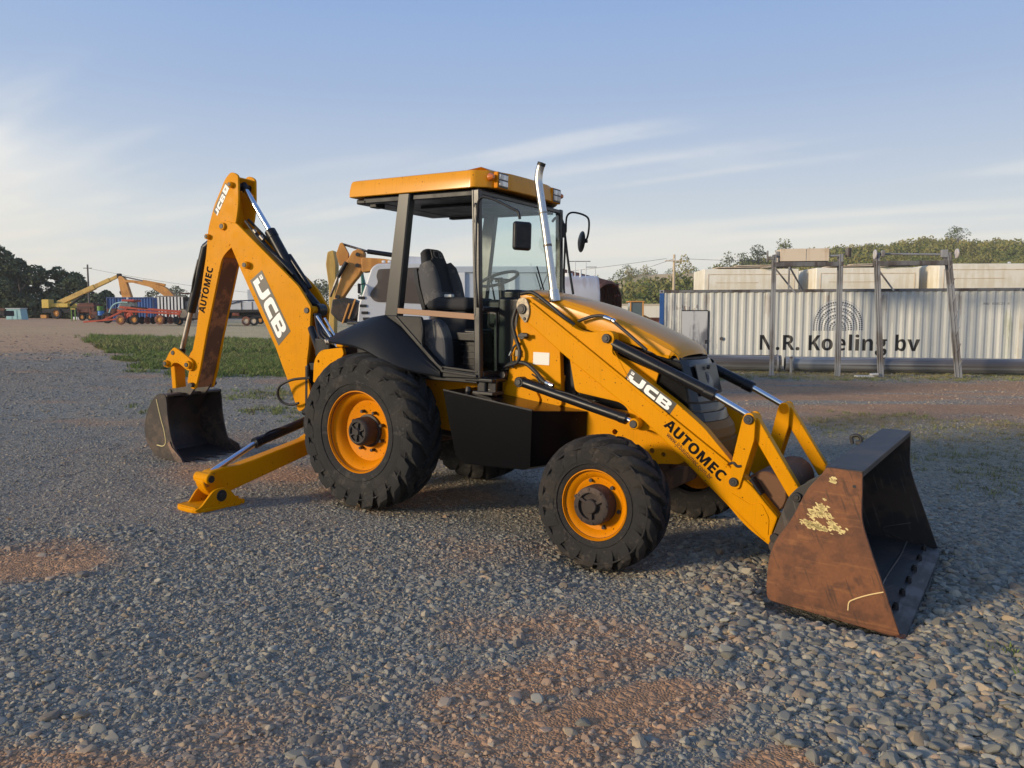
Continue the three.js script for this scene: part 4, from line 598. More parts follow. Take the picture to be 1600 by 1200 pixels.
{ // ---- cab
  const roofP = [[-.52, -.70], [1.00, -.72], [1.10, -.60], [1.165, -.35], [1.18, 0], [1.165, .35], [1.10, .60], [1.00, .72], [-.52, .70]];
  const rs = (k, y, ins) => { const s = rounded(roofP.map(([x, z]) => [x - Math.sign(x - .3) * ins * (x > .3 ? 1 : 1), z - Math.sign(z) * ins]), .035).getPoints(6).slice(0, -1); return s.map((p) => [p.x, y + (p.x > .95 ? (p.x - .95) * .06 : 0), -p.y]); };
  const roof = mesh('cab_roof', [loft([rs(0, 2.985, .03), rs(0, 2.974, .010), rs(0, 2.980, 0), rs(0, 3.04, .002), rs(0, 3.108, .012), rs(0, 3.128, .022), rs(0, 3.137, .045), rs(0, 3.145, .12), rs(0, 3.150, .30)].map((s) => s.slice().reverse()), { crease: .5 }), loft([[[.72, 3.14, .60], [1.02, 3.165, .62], [1.11, 3.12, .52], [.72, 3.12, .5]], [[.72, 3.14, -.60], [1.02, 3.165, -.62], [1.11, 3.12, -.52], [.72, 3.12, -.5]]], { crease: .5 })], M.hood, BL);
  mesh('headlining', [box(1.42, .06, 1.28, .33, 2.955, 0, .02), box(.30, .05, 1.20, -.36, 2.945, 0, .015), box(.07, .05, 1.3, .98, 2.93, 0, .01), box(1.3, .05, .07, .35, 2.93, .66, .01), box(1.3, .05, .07, .35, 2.93, -.66, .01), box(.10, .045, .12, -.30, 2.905, .52, .01), box(.9, .03, .05, .45, 2.915, .2, .01)], M.plastic, BL);
  for (const s of sides) {
    const l = mesh('work_lamp', [box(.05, .145, .17, 1.135, 3.055, .475 * s, .012)], M.rimYellow, roof);
    l.rotation.y = 0;
    const q = new THREE.Group(); q.name = 'lamp_glass'; roof.add(q);
    mesh('lens', [box(.024, .048, .130, 1.160, 3.084, .475 * s, .006), box(.024, .048, .130, 1.160, 3.028, .475 * s, .006)], M.lens, q); mesh('lamp_frame', [box(.012, .13, .15, 1.156, 3.056, .475 * s, .004)], M.frame, q);
    mesh('indicator', [rod([1.10, 3.075, .60 * s], [1.155, 3.07, .615 * s], .036, .020, 16, .008)], M.amber, roof);
  }
  // pillars
  for (const s of sides) {
    const rear = s > 0 ? 1 : 1;
    mesh('cab_pillar', sz(loft([[2.96, .168, .285], [1.835, .010, .160]].map(([y, a, b]) => [[a, y, .735], [b, y, .735], [b + .012, y, .725], [b + .012, y, .655], [a, y, .65]]), { crease: .3 }), s), M.frame, BL);
    const fp = mesh('cab_pillar', sz(merge([bar([1.055, 2.955, .715], [1.115, 1.30, .715], .055, .065, .012), bar([1.02, 2.95, .735], [1.075, 1.85, .735], .022, .02, .006)]), s), M.frame, BL);
    mesh('grab_rail', sz(tube([[1.06, 2.80, .755], [1.075, 2.83, .775], [1.09, 2.78, .78], [1.10, 2.2, .78], [1.12, 2.0, .775], [1.11, 1.93, .755]], .011, 40, 8), s), M.frame, fp);
    mesh('guard_rail', sz(bar([.17, 1.882, .722], [1.085, 1.846, .722], .030, .052, .004), s), M.wood, BL);
    // lower body: fender with its bulging lip, body panel up to the doorway, sill
    const lip = [[-.560, 1.60, 1.625], [-.47, 1.563, 1.69], [-.30, 1.552, 1.755], [-.13, 1.540, 1.81], [.03, 1.505, 1.835], [.22, 1.430, 1.735], [.40, 1.365, 1.60], [.55, 1.325, 1.475], [.72, 1.295, 1.35]];
    const secs = lip.map(([x, y0, y1], i) => { const t = i / 8, b = lerp(.04, .05, t), out = lerp(.99, 1.02, Math.sin(t * 3.1)) - (i === 0 ? .10 : i === 8 ? .22 : i === 7 ? .12 : i === 6 ? .04 : 0); return [[x, y0 - .01, .55], [x, y0 - .012, out - .05], [x, y0 - .006, out - .008], [x, y0 + .012, out], [x, lerp(y0, y1, .30), lerp(out, .775, .14)], [x, lerp(y0, y1, .62), lerp(out, .775, .44)], [x, lerp(y0, y1, .86), lerp(out, .775, .76)], [x, lerp(y0, y1, .97), .785], [x, y1 + .004, .765], [x, y1 + .006, .55]]; });
    const fen = mesh('fender', sz(loft(secs, { crease: .7 }), s), M.fender, BL);
    mesh('panel', sz(ext([[-.52, 1.63, .03], [-.28, 1.745, .05], [.0, 1.84, .02], [.46, 1.835, .03], [.485, 1.70, .06], [.50, 1.50, .08], [.70, 1.375, .03], [1.13, 1.345], [1.13, 1.30], [.75, 1.29, .04], [.50, 1.30, .05], [.1, 1.45, .05]], .70, .745, { bev: .01 }), s), M.fender, fen);
    mesh('door_frame', sz(merge([bar([.155, 1.825, .748], [.735, 1.345, .748], .022, .035, .006), bar([.70, 1.350, .752], [1.12, 1.325, .752], .025, .022, .005), bar([.70, 1.385, .735], [1.12, 1.362, .735], .02, .02, .004), tube([[.47, 1.83, .75], [.495, 1.72, .752], [.495, 1.56, .752], [.60, 1.45, .752], [.735, 1.375, .75]], .010, 30, 6)]), s), M.plastic, fen);
    mesh('ledge', sz(merge([box(.50, .03, .34, -.25, 1.75, .56, .01).rotateZ(0)]), s), M.plastic, fen);
  }
  mesh('cab_floor', [box(1.40, .06, 1.44, .40, 1.285, 0, .01), box(.10, .55, 1.40, 1.13, 1.05, 0, .02), box(.5, .35, 1.3, -.2, 1.42, 0, .04), box(.25, .2, 1.0, -.45, 1.62, 0, .03)], M.plastic, BL);
  // front window, low corner panes, dash
  mesh('windscreen', [box(.008, 1.00, 1.36, 0, 0, 0, 0).rotateZ(.037).translate(1.09, 2.435, 0)], M.glass, BL);
  for (const s of sides) mesh('corner_pane', [box(.008, .52, .21, 0, 0, 0, 0).rotateZ(.037).translate(1.118, 1.615, .585 * s)], M.darkGlass, BL);
  mesh('window_frame', [bar([1.108, 1.915, -.70], [1.108, 1.915, .70], .05, .045, .008), bar([1.13, 1.34, -.70], [1.13, 1.34, .70], .05, .05, .008), bar([1.063, 2.93, -.70], [1.063, 2.93, .70], .04, .04, .008), ...sides.map((s) => bar([1.11, 1.90, .465 * s], [1.13, 1.34, .465 * s], .03, .03, .006))], M.frame, BL);
  mesh('window_sticker', [box(.003, .055, .09, 1.080, 2.665, -.42, 0).rotateZ(0)], M.paper, BL);
  mesh('scuttle', [box(.24, .62, .92, 1.24, 1.72, 0, .03), box(.20, .10, .80, 1.23, 2.05, 0, .03)], M.black, BL);
  mesh('inner_plate', [ext([[2.20, 1.60], [2.245, 1.585], [2.686, 1.434, .01], [2.663, 1.344, .01], [2.20, 1.40]], .405, .425, { bev: .004 })], M.yellow, BL);
  for (const s of sides) for (let i = 0; i < 9; i++) mesh('bellows_rib', [box(.10, .030, .045, 1.265 - (i > 4 ? .004 * i : 0), 1.98 - i * .062, .435 * s, .01)], M.plastic, BL);
  mesh('dashboard', [box(.16, .26, .62, .98, 1.88, 0, .04), rod([.90, 1.75, 0], [.84, 2.20, 0], .035, .03), box(.30, .4, .3, .92, 1.5, 0, .04)], M.plastic, BL);
  const sw = new THREE.TorusGeometry(.19, .015, 10, 40); sw.rotateX(Math.PI / 2); sw.rotateZ(.38); sw.translate(.82, 2.215, 0); mesh('steering_wheel', [sw, bar([.82, 2.215, -.18], [.82, 2.215, .18], .03, .02), rod([.82, 2.19, 0], [.815, 2.225, 0], .04, .04)], M.plastic, BL);
  mesh('control_lever', [rod([.90, 2.0, .18], [.88, 2.18, .22], .008), rod([.88, 2.18, .22], [.88, 2.21, .222], .02)], M.plastic, BL);
  // seat: shell, cushion, backrest with dark centre, grey bolsters
  const bz = .05;
  const S = mesh('seat', [box(.52, .13, .50, .40, 1.965, bz, .05), box(.42, .30, .40, .40, 1.75, bz, .04)], M.seatDark, BL);
  const lean = (g) => { g.rotateZ(.33); g.translate(.10, 2.22, bz); return g; };
  mesh('backrest', [lean(loft([[-.26, .42, .12], [-.10, .44, .13], [.06, .41, .12], [.18, .34, .11], [.27, .30, .10], [.30, .22, .07]].map(([y, w, d]) => { const a = []; for (let i = 0; i < 20; i++) { const t = i / 20 * 6.283; a.push([Math.sign(Math.cos(t)) * Math.pow(Math.abs(Math.cos(t)), .55) * d * .5, y, Math.sign(Math.sin(t)) * Math.pow(Math.abs(Math.sin(t)), .55) * w * .5]); } return a.reverse(); }), { crease: .9 }))], M.seatDark, S);
  for (const s of sides) mesh('bolster', [lean(loft([[-.27, .13, .22], [-.08, .13, .25], [.08, .10, .22], [.15, .05, .14]].map(([y, w, d], i) => { const a = [], c = (.185 - i * .006) * s; for (let k = 0; k < 14; k++) { const t = k / 14 * 6.283; a.push([Math.cos(t) * d * .5 + .02, y, c + Math.sin(t) * w * .5]); } return a.reverse(); }), { crease: .9 }))], M.seatGrey, S);
  mesh('lumbar_pad', [lean(box(.13, .12, .34, .02, -.215, 0, .05))], M.seatGrey, S);
  const ht = text('JCB', font, .085, .004); ht.rotateY(Math.PI / 2); ht.translate(0, 0, .11); ht.translate(.068, .19, 0); mesh('headrest_mark', [lean(ht)], M.seatGrey, S);
  mesh('seat_shell', [lean(loft([[-.30, .44, .05], [-.05, .46, .05], [.12, .40, .05]].map(([y, w, d]) => [[-.12, y, -w / 2], [-.12, y, w / 2], [-.12 + d, y, w / 2 + .01], [-.12 + d, y, -w / 2 - .01]]), { crease: .5 }))], M.frame, S);
  mesh('belt_buckle', [box(.09, .03, .05, .42, 2.04, .27, .01)], M.paper, S);
  mesh('arm_console', [ext([[.33, 1.80, .06], [.58, 1.82, .10], [.67, 1.62, .06], [.69, 1.34], [.50, 1.33], [.34, 1.5]], .50, .64, { bev: .03, r: .06 })], M.seatGrey, BL);
  mesh('control_bank', [box(.18, .42, .25, .80, 1.52, .30, .03), box(.10, .30, .2, .88, 1.48, -.3, .02), ...[0, 1, 2, 3, 4].map((i) => box(.20, .012, .27, .80, 1.40 + i * .06, .30, .003)), box(.28, .08, .14, .82, 1.66, .42, .01), box(.06, .14, .03, .98, 1.58, .50, .004)], M.black, BL);
  mesh('far_door', [box(.9, .5, .02, .62, 1.60, -.70, .008)], M.plastic, BL);
  // mirrors
  const m1 = mesh('mirror', [new RoundedBoxGeometry(.055, .235, .165, 4, .027).rotateY(-.55).translate(1.62, 2.52, .86)], M.plastic, BL);
  mesh('mirror_glass', [box(.004, .20, .135, -.029, 0, 0, 0).rotateY(-.55).translate(1.62, 2.52, .86)], M.mirror, m1);
  mesh('mirror_arm', [tube([[1.10, 2.70, .775], [1.12, 2.83, .79], [1.16, 2.865, .80], [1.24, 2.86, .81], [1.52, 2.745, .85], [1.575, 2.72, .86], [1.595, 2.66, .86]], .012, 50, 8), rod([1.09, 2.66, .77], [1.105, 2.78, .775], .019, .019)], M.plastic, m1);
  const m2 = mesh('mirror', [lathe([[0, -.018], [.07, -.014], [.105, 0], [.108, .006], [0, .008]].map(([a, b]) => [a, b]), 32, [1.275, 2.635, -.80], [1.275 + .67, 2.60, -.80 - .73]).scale(1, 1, 1)], M.plastic, BL);
  mesh('mirror_arm', [tube([[1.225, 2.10, -.76], [1.150, 2.45, -.76], [1.085, 2.80, -.76], [1.06, 2.865, -.76], [1.0, 2.885, -.75], [.96, 2.84, -.74]], .013, 40, 8), tube([[1.115, 2.73, -.76], [1.12, 2.90, -.77], [1.16, 2.93, -.78], [1.30, 2.90, -.80], [1.345, 2.86, -.81], [1.33, 2.66, -.81], [1.29, 2.64, -.80]], .010, 50, 8), rod([1.092, 2.68, -.76], [1.085, 2.80, -.76], .026, .026), rod([1.30, 2.64, -.80], [1.34, 2.645, -.81], .022, .022)], M.plastic, m2);
  mesh('wiper', [bar([1.125, 1.95, -.45], [1.110, 2.35, -.22], .012, .010, .002), bar([1.125, 1.95, -.40], [1.115, 2.28, -.20], .008, .008, .002)], M.plastic, BL);
  mesh('roof_antenna_stub', [rod([.55, 3.15, 0], [.55, 3.16, 0], .03)], M.plastic, roof);
}
{ // ---- backhoe, turned ten degrees to the machine's right
  const Kp = [-1.6, 0, -.1], TH = 10 * Math.PI / 180;
  const bh = (name, g, m, parent = BL, label) => { const o = mesh(name, g, m, parent, label); if (parent === BL) { o.position.set(...Kp); o.rotation.y = TH; } return o; };
  const U = (L) => L.map(([u, y, r]) => (r === undefined ? [-u, y] : [-u, y, r]));
  const boomO = U([[1.20, 2.86, .02], [.301, 2.135, .05], [.121, 1.899, .04], [.13, 1.80, .04], [.149, 1.461, .1], [.185, 1.239, .1], [.152, 1.043, .05], [.12, .88, .03], [.20, .74, .08], [.295, .677, .06], [.443, 1.026, .1], [.629, 1.427], [.958, 1.994], [1.14, 2.315], [1.40, 2.80, .05], [1.38, 2.90, .05]]);
  const boomW = U([[1.22, 2.82], [.40, 2.16, .05], [.30, 1.95, .05], [.33, 1.45, .1], [.34, 1.0, .1], [.36, .93, .05], [.62, 1.46], [.95, 2.03], [1.13, 2.34], [1.36, 2.78, .05]]);
  const boom = bh('boom', [ext(boomO, .135, .178, { bev: .006 }), ext(boomO, -.178, -.135, { bev: .006 }), ext(boomW, -.14, .14, { bev: .004 })], M.yellow);
  for (const s of sides) {
    for (const [u, y, r, l] of [[1.035, 2.372, .042, .06], [1.405, 2.83, .045, .03]]) bh('boss', [rod([-u, y, .17 * s], [-u, y, (.178 + l) * s], r, r, 24, .006)], M.yellow, boom);
    bh('pin', [rod([-1.035, 2.372, .235 * s], [-1.035, 2.372, .246 * s], .027)], M.pinDark, boom);
    bh('pin', [rod([-.183, 1.861, .17 * s], [-.183, 1.861, .19 * s], .034, .034, 20, .004)], M.pinDark, boom);
  }
  bh('ram_pin', [rod([-.15, 1.868, -.15], [-.15, 1.868, .15], .045)], M.yellow, boom);
  { const d = bh('decal', [box(.1, .1, .1, 0, 0, 0, 0)], logoMat, boom); d.geometry = quad([-.999, 2.19, .1805], [-.826, 2.315, .1805], [-.409, 1.617, .1805], [-.58, 1.444, .1805]); const uv = d.geometry.attributes.uv; const q = [[0, 0], [0, 1], [1, 1], [0, 0], [1, 1], [1, 0]]; q.forEach((p, i) => uv.setXY(i, ...p)); }
  // dipper
  const dipO = U([[1.249, 3.455, .03], [1.307, 3.462, .04], [1.385, 3.399, .05], [1.565, 3.075, .06], [1.656, 2.812, .06], [1.691, 2.484, .1], [1.742, 2.253, .1], [1.861, 1.55], [1.905, 1.391], [2.01, .934, .03], [1.96, .86, .04], [1.88, .85, .03], [1.80, 1.10], [1.692, 1.556], [1.435, 2.483, .15], [1.30, 2.633, .1], [1.213, 2.931, .08], [1.188, 3.116, .08], [1.192, 3.42, .03]]);
  const dipW = U([[1.42, 3.30, .02], [1.56, 3.05], [1.645, 2.80], [1.68, 2.48], [1.85, 1.55], [1.99, .95], [1.91, .88], [1.705, 1.556], [1.455, 2.49, .1], [1.40, 2.66], [1.36, 2.95]]);
  const dip = bh('dipper', [ext(dipO, .128, .160, { bev: .006 }), ext(dipO, -.160, -.128, { bev: .006 }), ext(dipW, -.13, .13, { bev: .004 }), ext(U([[1.20, 3.40], [1.30, 3.43], [1.36, 3.36], [1.30, 3.30]]), -.13, .13, { bev: .004 }), ext(U([[1.27, 2.60, .05], [1.44, 2.475, .1], [1.56, 2.03, .02], [1.58, 2.10], [1.46, 2.50, .1], [1.29, 2.63, .05]]), .16, .163, { bev: .001, r: .01 })], M.yellow);
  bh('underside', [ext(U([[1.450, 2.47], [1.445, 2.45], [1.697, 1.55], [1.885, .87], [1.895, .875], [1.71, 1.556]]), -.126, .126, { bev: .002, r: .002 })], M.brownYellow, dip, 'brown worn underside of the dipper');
  for (const s of sides) {
    for (const [u, y, r] of [[1.288, 3.313, .035], [1.408, 2.83, .045], [1.647, 2.713, .032]]) { bh('boss', [rod([-u, y, .155 * s], [-u, y, .205 * s], r, r, 22, .006)], M.yellow, dip); bh('pin', [rod([-u, y, .20 * s], [-u, y, .212 * s], r * .68, r * .68, 18, .003)], M.pinDark, dip); }
  }
  letters('AUTOMEC', font, [-1.722, 1.79], [-1.580, 2.34], .1605, .068, dip);
  { const d = bh('decal', [box(.1, .1, .1, 0, 0, 0, 0)], stripMat, dip); d.geometry = quad([-1.568, 3.015, .1625], [-1.381, 3.341, .1625], [-1.320, 3.285, .1625], [-1.510, 2.960, .1625]); }
  // rams
  const c1 = bh('dipper_cylinder', [rod([-.845, 2.77, 0], [-.388, 2.105, 0], .062, .062, 24, .008), rod([-.86, 2.79, 0], [-.80, 2.705, 0], .067, .067, 24, .006), rod([-.388, 2.105, 0], [-.16, 1.88, 0], .058, .062, 24, .004), rod([-.15, 1.868, -.07], [-.15, 1.868, .07], .075), tube([[-.60, 2.50, -.03], [-.44, 2.33, 0], [-.32, 2.19, .01], [-.27, 2.12, .01]], .03, 20)], M.black);
  bh('rod', [rod([-1.235, 3.30, 0], [-.845, 2.77, 0], .032, .032)], M.chrome, c1);
  bh('rod_eye', [rod([-1.288, 3.313, -.12], [-1.288, 3.313, .12], .05), rod([-1.275, 3.35, 0], [-1.215, 3.275, 0], .05)], M.black, c1);
  bh('port', [rod([-.30, 2.05, .06], [-.30, 2.05, .10], .022), box(.07, .06, .05, -.30, 2.03, .085, .006)], M.steel, c1);
  const c2 = bh('bucket_cylinder', [rod([-1.845, 2.61, 0], [-2.10, 1.80, 0], .058, .058, 24, .008), rod([-1.70, 2.70, 0], [-1.85, 2.60, 0], .05, .055), rod([-1.66, 2.713, -.06], [-1.66, 2.713, .06], .06), tube([[-1.93, 2.45, .04], [-1.99, 2.2, .06], [-2.03, 2.05, .05]], .014, 16)], M.black);
  bh('rod', [rod([-2.10, 1.80, 0], [-2.25, 1.33, 0], .032, .032)], M.steel, c2);
  bh('rod_eye', [rod([-2.245, 1.34, 0], [-2.26, 1.27, 0], .042, .042)], M.black, c2);
  bh('hose', [tube([[-1.05, 2.78, .05], [-.95, 2.70, .06], [-.80, 2.56, .05], [-.62, 2.43, .05], [-.45, 2.28, .06], [-.32, 2.12, .05], [-.24, 1.98, .05]], .017, 50), tube([[-1.15, 2.90, .09], [-1.0, 2.74, .09], [-.82, 2.575, .09], [-.65, 2.45, .09], [-.44, 2.27, .09]], .015, 50), tube([[-1.2, 2.93, -.02], [-1.0, 2.76, -.03], [-.75, 2.55, -.02], [-.5, 2.33, -.02]], .017, 50)], M.hose);
  bh('fitting', [rod([-.935, 2.72, .075], [-.885, 2.675, .075], .024, .024), rod([-1.02, 2.79, .09], [-.985, 2.755, .09], .02, .02)], M.steel);
  bh('hose', [tube([[-.08, 1.10, .25], [-.30, 1.065, .30], [-.46, .98, .31], [-.49, .88, .30], [-.44, .80, .28], [-.34, .775, .26], [-.24, .80, .24]], .015, 50)], M.hose);
  // tipping link and push link
  const linkO = U([[2.19, 1.365, .04], [2.13, 1.34, .03], [1.93, 1.232, .03], [1.875, 1.19, .04], [1.89, 1.09, .05], [1.96, 1.075, .04], [2.12, 1.17, .04], [2.20, 1.165, .03], [2.25, 1.105, .03], [2.33, 1.10, .03], [2.355, 1.15, .03], [2.27, 1.29, .03]]);
  const lk = bh('tipping_link', [ext(linkO, .165, .195, { bev: .005 }), ext(linkO, -.195, -.165, { bev: .005 }), rod([-1.945, 1.155, .13], [-1.945, 1.155, .235], .048, .048, 22, .006), rod([-2.30, 1.155, -.2], [-2.30, 1.155, .235], .040, .040, 22, .006)], M.yellow);
  for (const [u, y, z] of [[2.205, 1.291, .19], [2.30, 1.155, .232], [1.945, 1.155, .232]]) bh('pin', [rod([-u, y, z], [-u, y, z + .013], .028, .028, 18, .003)], M.pinDark, lk);
  bh('push_link', [bar([-2.33, 1.14, 0], [-2.30, .78, 0], .17, .075, .015)], M.yellow);
  // digging bucket
  const bo = [[2.074, .79], [2.152, .80], [2.245, .749], [2.353, .594], [2.411, .371], [2.373, .194], [2.243, .047], [1.86, -.018], [1.79, -.01]], crv = new THREE.SplineCurve(bo.slice(0, 7).map(([u, y]) => new THREE.Vector2(-u, y))).getPoints(30).map((p) => [p.x, p.y]); crv.push([-1.86, -.018], [-1.78, -.012]);
  const inn = crv.map(([x, y], i, a) => { const q = a[Math.max(0, i - 1)], n = a[Math.min(a.length - 1, i + 1)], dx = n[0] - q[0], dy = n[1] - q[1], l = Math.hypot(dx, dy); return [x - dy / l * .016, y + dx / l * .016]; });
  const ol = [...crv, ...inn.reverse()];
  const db = bh('digging_bucket', [loft([ol.map(([x, y]) => [x, y, -.45]), ol.map(([x, y]) => [x, y, .45])], { crease: .4 }), bar([-2.06, .785, -.45], [-2.06, .785, .45], .05, .03, .006)], M.bucketDark);
  const bs = U([[2.060, .80, .03], [2.152, .808, .03], [2.245, .755, .06], [2.353, .60, .06], [2.418, .371, .1], [2.378, .19, .06], [2.243, .038, .04], [1.86, -.026], [1.76, -.016, .02], [1.93, .165, .05], [1.980, .308, .1], [2.026, .539, .1], [2.036, .714, .05]]);
  for (const s of sides) bh('side_plate', [sz(ext(bs, .440, .460, { bev: .004 }), s)], M.bucketBrown, db);
  bh('side_cutter', [sz(ext(U([[1.95, .17], [1.985, .24], [2.02, .2], [1.90, .01], [1.76, -.03, .01], [1.80, .04]]), .458, .474, { bev: .003 }), 1), sz(ext(U([[1.95, .17], [1.985, .24], [2.02, .2], [1.90, .01], [1.70, -.03, .01], [1.76, .10]]), .458, .474, { bev: .003 }), -1)], M.tooth, db);
  for (let i = 0; i < 5; i++) { const z = -.37 + i * .185; bh('tooth', [loft([[-1.84, .028, .05], [-1.74, .024, .045], [-1.655, .008, .030]].map(([x, h, w]) => [[x, -.018 - h * .3, z - w / 2], [x, -.018 - h * .3, z + w / 2], [x, -.018 + h, z + w / 2], [x, -.018 + h, z - w / 2]]), { crease: .3 })], M.tooth, db); }
  bh('hanger', [.11, -.13].map((z) => ext(U([[1.86, .90, .04], [1.93, .96, .05], [2.02, .88, .03], [2.24, .84, .05], [2.34, .84, .05], [2.36, .72], [2.10, .74], [1.98, .76]]), z + .02, z + .045, { bev: .004 })), M.bucketDark, db);
  bh('pin', [rod([-1.915, .905, -.21], [-1.915, .905, .21], .03), rod([-2.30, .80, -.17], [-2.30, .80, .17], .03)], M.pinDark, db);
  bh('chalk_line', [tube([[-2.20, .735, .4615], [-2.13, .50, .4615], [-2.075, .34, .4615], [-2.06, .20, .4615], [-2.10, .165, .4615], [-2.20, .17, .4615]], .007, 40, 5)], std([.66, .55, .26], .8), db);
  // kingpost, carriage, swing rams
  mesh('kingpost', [rod([-1.62, .62, -.1], [-1.62, 1.30, -.1], .13, .13, 28, .01), box(.30, .10, .36, -1.66, .68, -.1, .02), box(.30, .10, .36, -1.66, 1.22, -.1, .02), box(.12, .60, .34, -1.78, .95, -.06, .03)], M.black, BL);
  mesh('carriage', [box(.08, .70, .7, -1.18, .90, 0, .01), box(.12, .12, .7, -1.2, .60, 0, .02), box(.12, .12, .7, -1.2, 1.22, 0, .02)], M.wornYellow, BL);
  mesh('frame_upright', [...sides.map((s) => sz(ext([[-1.235, 1.10], [-1.225, 1.33, .1], [-1.13, 1.445, .06], [-.80, 1.49, .03], [-.78, 1.42], [-.95, 1.2], [-1.0, 1.0]], .44, .485, { bev: .008, holes: [[-1.15, 1.325, .024]] }), s)), ...sides.map((s) => box(.10, .14, .10, -.83, 1.56, .45 * s, .015))], M.yellow, BL);
  mesh('swing_cylinder', [rod([-1.32, 1.34, .28], [-1.66, 1.66, .12], .04), rod([-1.32, 1.34, -.28], [-1.72, 1.62, -.12], .04), box(.24, .22, .6, -1.30, 1.46, 0, .03)], M.black, BL);
  mesh('rod', [rod([-1.02, 1.48, .34], [-1.42, 1.80, .26], .014), rod([-1.02, 1.50, .30], [-1.36, 1.78, .2], .012)], M.chrome, BL);
  mesh('hose', [0, 1, 2, 3].map((i) => tube([[-1.08 - i * .03, 1.50, .30 - i * .05], [-1.30, 1.56 + i * .02, .30 - i * .04], [-1.52, 1.68, .16 - i * .03], [-1.66, 1.82, .06 - i * .02]], .016, 24)), M.hose, BL);
  mesh('fitting', [rod([-1.10, 1.52, .40], [-1.14, 1.55, .39], .022), rod([-1.05, 1.52, .42], [-1.08, 1.545, .41], .02)], M.steel, BL);
  // stabilisers
  for (const s of sides) {
    const T = (g) => { g = clean(g); if (s < 0) { g.translate(.0, 0, 0); } return sz(g, s); };
    const X0 = -1.235, X1 = -1.105;
    const leg2 = (L, a, b, o) => { const g = ext(L.map(([z, y, r]) => (r === undefined ? [z, y] : [z, y, r])), a, b, o); g.applyMatrix4(new THREE.Matrix4().makeBasis(new THREE.Vector3(0, 0, 1), new THREE.Vector3(0, 1, 0), new THREE.Vector3(-1, 0, 0))); return g; };
    const leg = mesh('stabiliser_leg', T(leg2([[.55, .58], [.70, .515, .02], [1.52, .36, .02], [1.70, .365, .05], [1.86, .345, .05], [1.945, .275, .06], [1.90, .17, .05], [1.80, .085, .06], [1.68, .115, .04], [.70, .335, .02], [.55, .38]], 1.105, 1.235, { bev: .014 })), M.yellow, BL);
    mesh('worn_edge', T(leg2([[1.80, .33], [1.87, .32], [1.93, .26], [1.90, .20], [1.86, .22], [1.84, .28]], 1.10, 1.107, { bev: .002, r: .02 })), M.wornYellow, leg);
    mesh('boss', [T(rod([X0 - .03, .285, 1.878], [X1 + .045, .285, 1.878], .052, .052, 24, .006))], M.yellow, leg);
    mesh('pin', [T(rod([X1 + .04, .285, 1.878], [X1 + .052, .285, 1.878], .034, .034, 18, .003))], M.pinDark, leg);
    const foot = mesh('stabiliser_foot', T(merge([leg2([[2.07, .055, .01], [1.545, .055, .02], [1.56, .03, .02], [1.66, -.012, .06], [1.82, -.032, .1], [1.98, -.005, .06], [2.06, .035, .02]], 1.025, 1.31, { bev: .018 }), leg2([[2.09, .035, .01], [2.02, .06, .03], [1.885, .20, .06], [1.735, .20, .06], [1.63, .065, .04], [1.55, .055, .02], [1.545, .015, .02], [1.66, -.030, .06], [1.84, -.045, .1], [2.0, -.018, .06]], 1.005, 1.03, { bev: .004 }), leg2([[2.04, .045, .02], [1.97, .055, .02], [1.87, .185, .06], [1.745, .185, .06], [1.64, .055, .02], [1.57, .05, .02], [1.57, .02], [2.04, .012]], 1.265, 1.285, { bev: .004 }), ext([[-1.36, -2.08], [-.985, -2.08], [-.985, -1.53], [-1.36, -1.53]], .0, .045, { bev: .012, r: .13 }).rotateX(-Math.PI / 2), leg2([[1.585, .02], [1.57, .075, .02], [1.62, .085, .02], [1.64, .03]], 1.06, 1.28, { bev: .004 })])), M.yellow, BL);
    mesh('pin', [T(rod([-1.01, .128, 1.808], [-.985, .128, 1.808], .034, .034, 18, .003)), T(rod([-1.06, .128, 1.808], [-.998, .128, 1.808], .055, .055, 24, .005))], M.pinDark, foot);
    mesh('rubber_pad', [T(ext([[-1.35, -.025], [-.99, -.025], [-.99, .004], [-1.35, .004]], 1.60, 2.02, { bev: .004, r: .02 }))], M.pinDark, foot);
    const c = mesh('stabiliser_cylinder', [T(rod([-1.17, .70, .62], [-1.17, .545, 1.29], .050, .050, 24, .008)), T(rod([-1.17, .555, 1.245], [-1.17, .54, 1.305], .055, .055, 24, .006)), T(tube([[-1.12, .66, .95], [-1.11, .665, 1.05], [-1.11, .635, 1.2], [-1.12, .60, 1.24]], .011, 16))], M.black, BL);
    mesh('rod', [T(rod([-1.17, .545, 1.28], [-1.17, .30, 1.86], .028, .028))], M.chrome, c);
  }
}
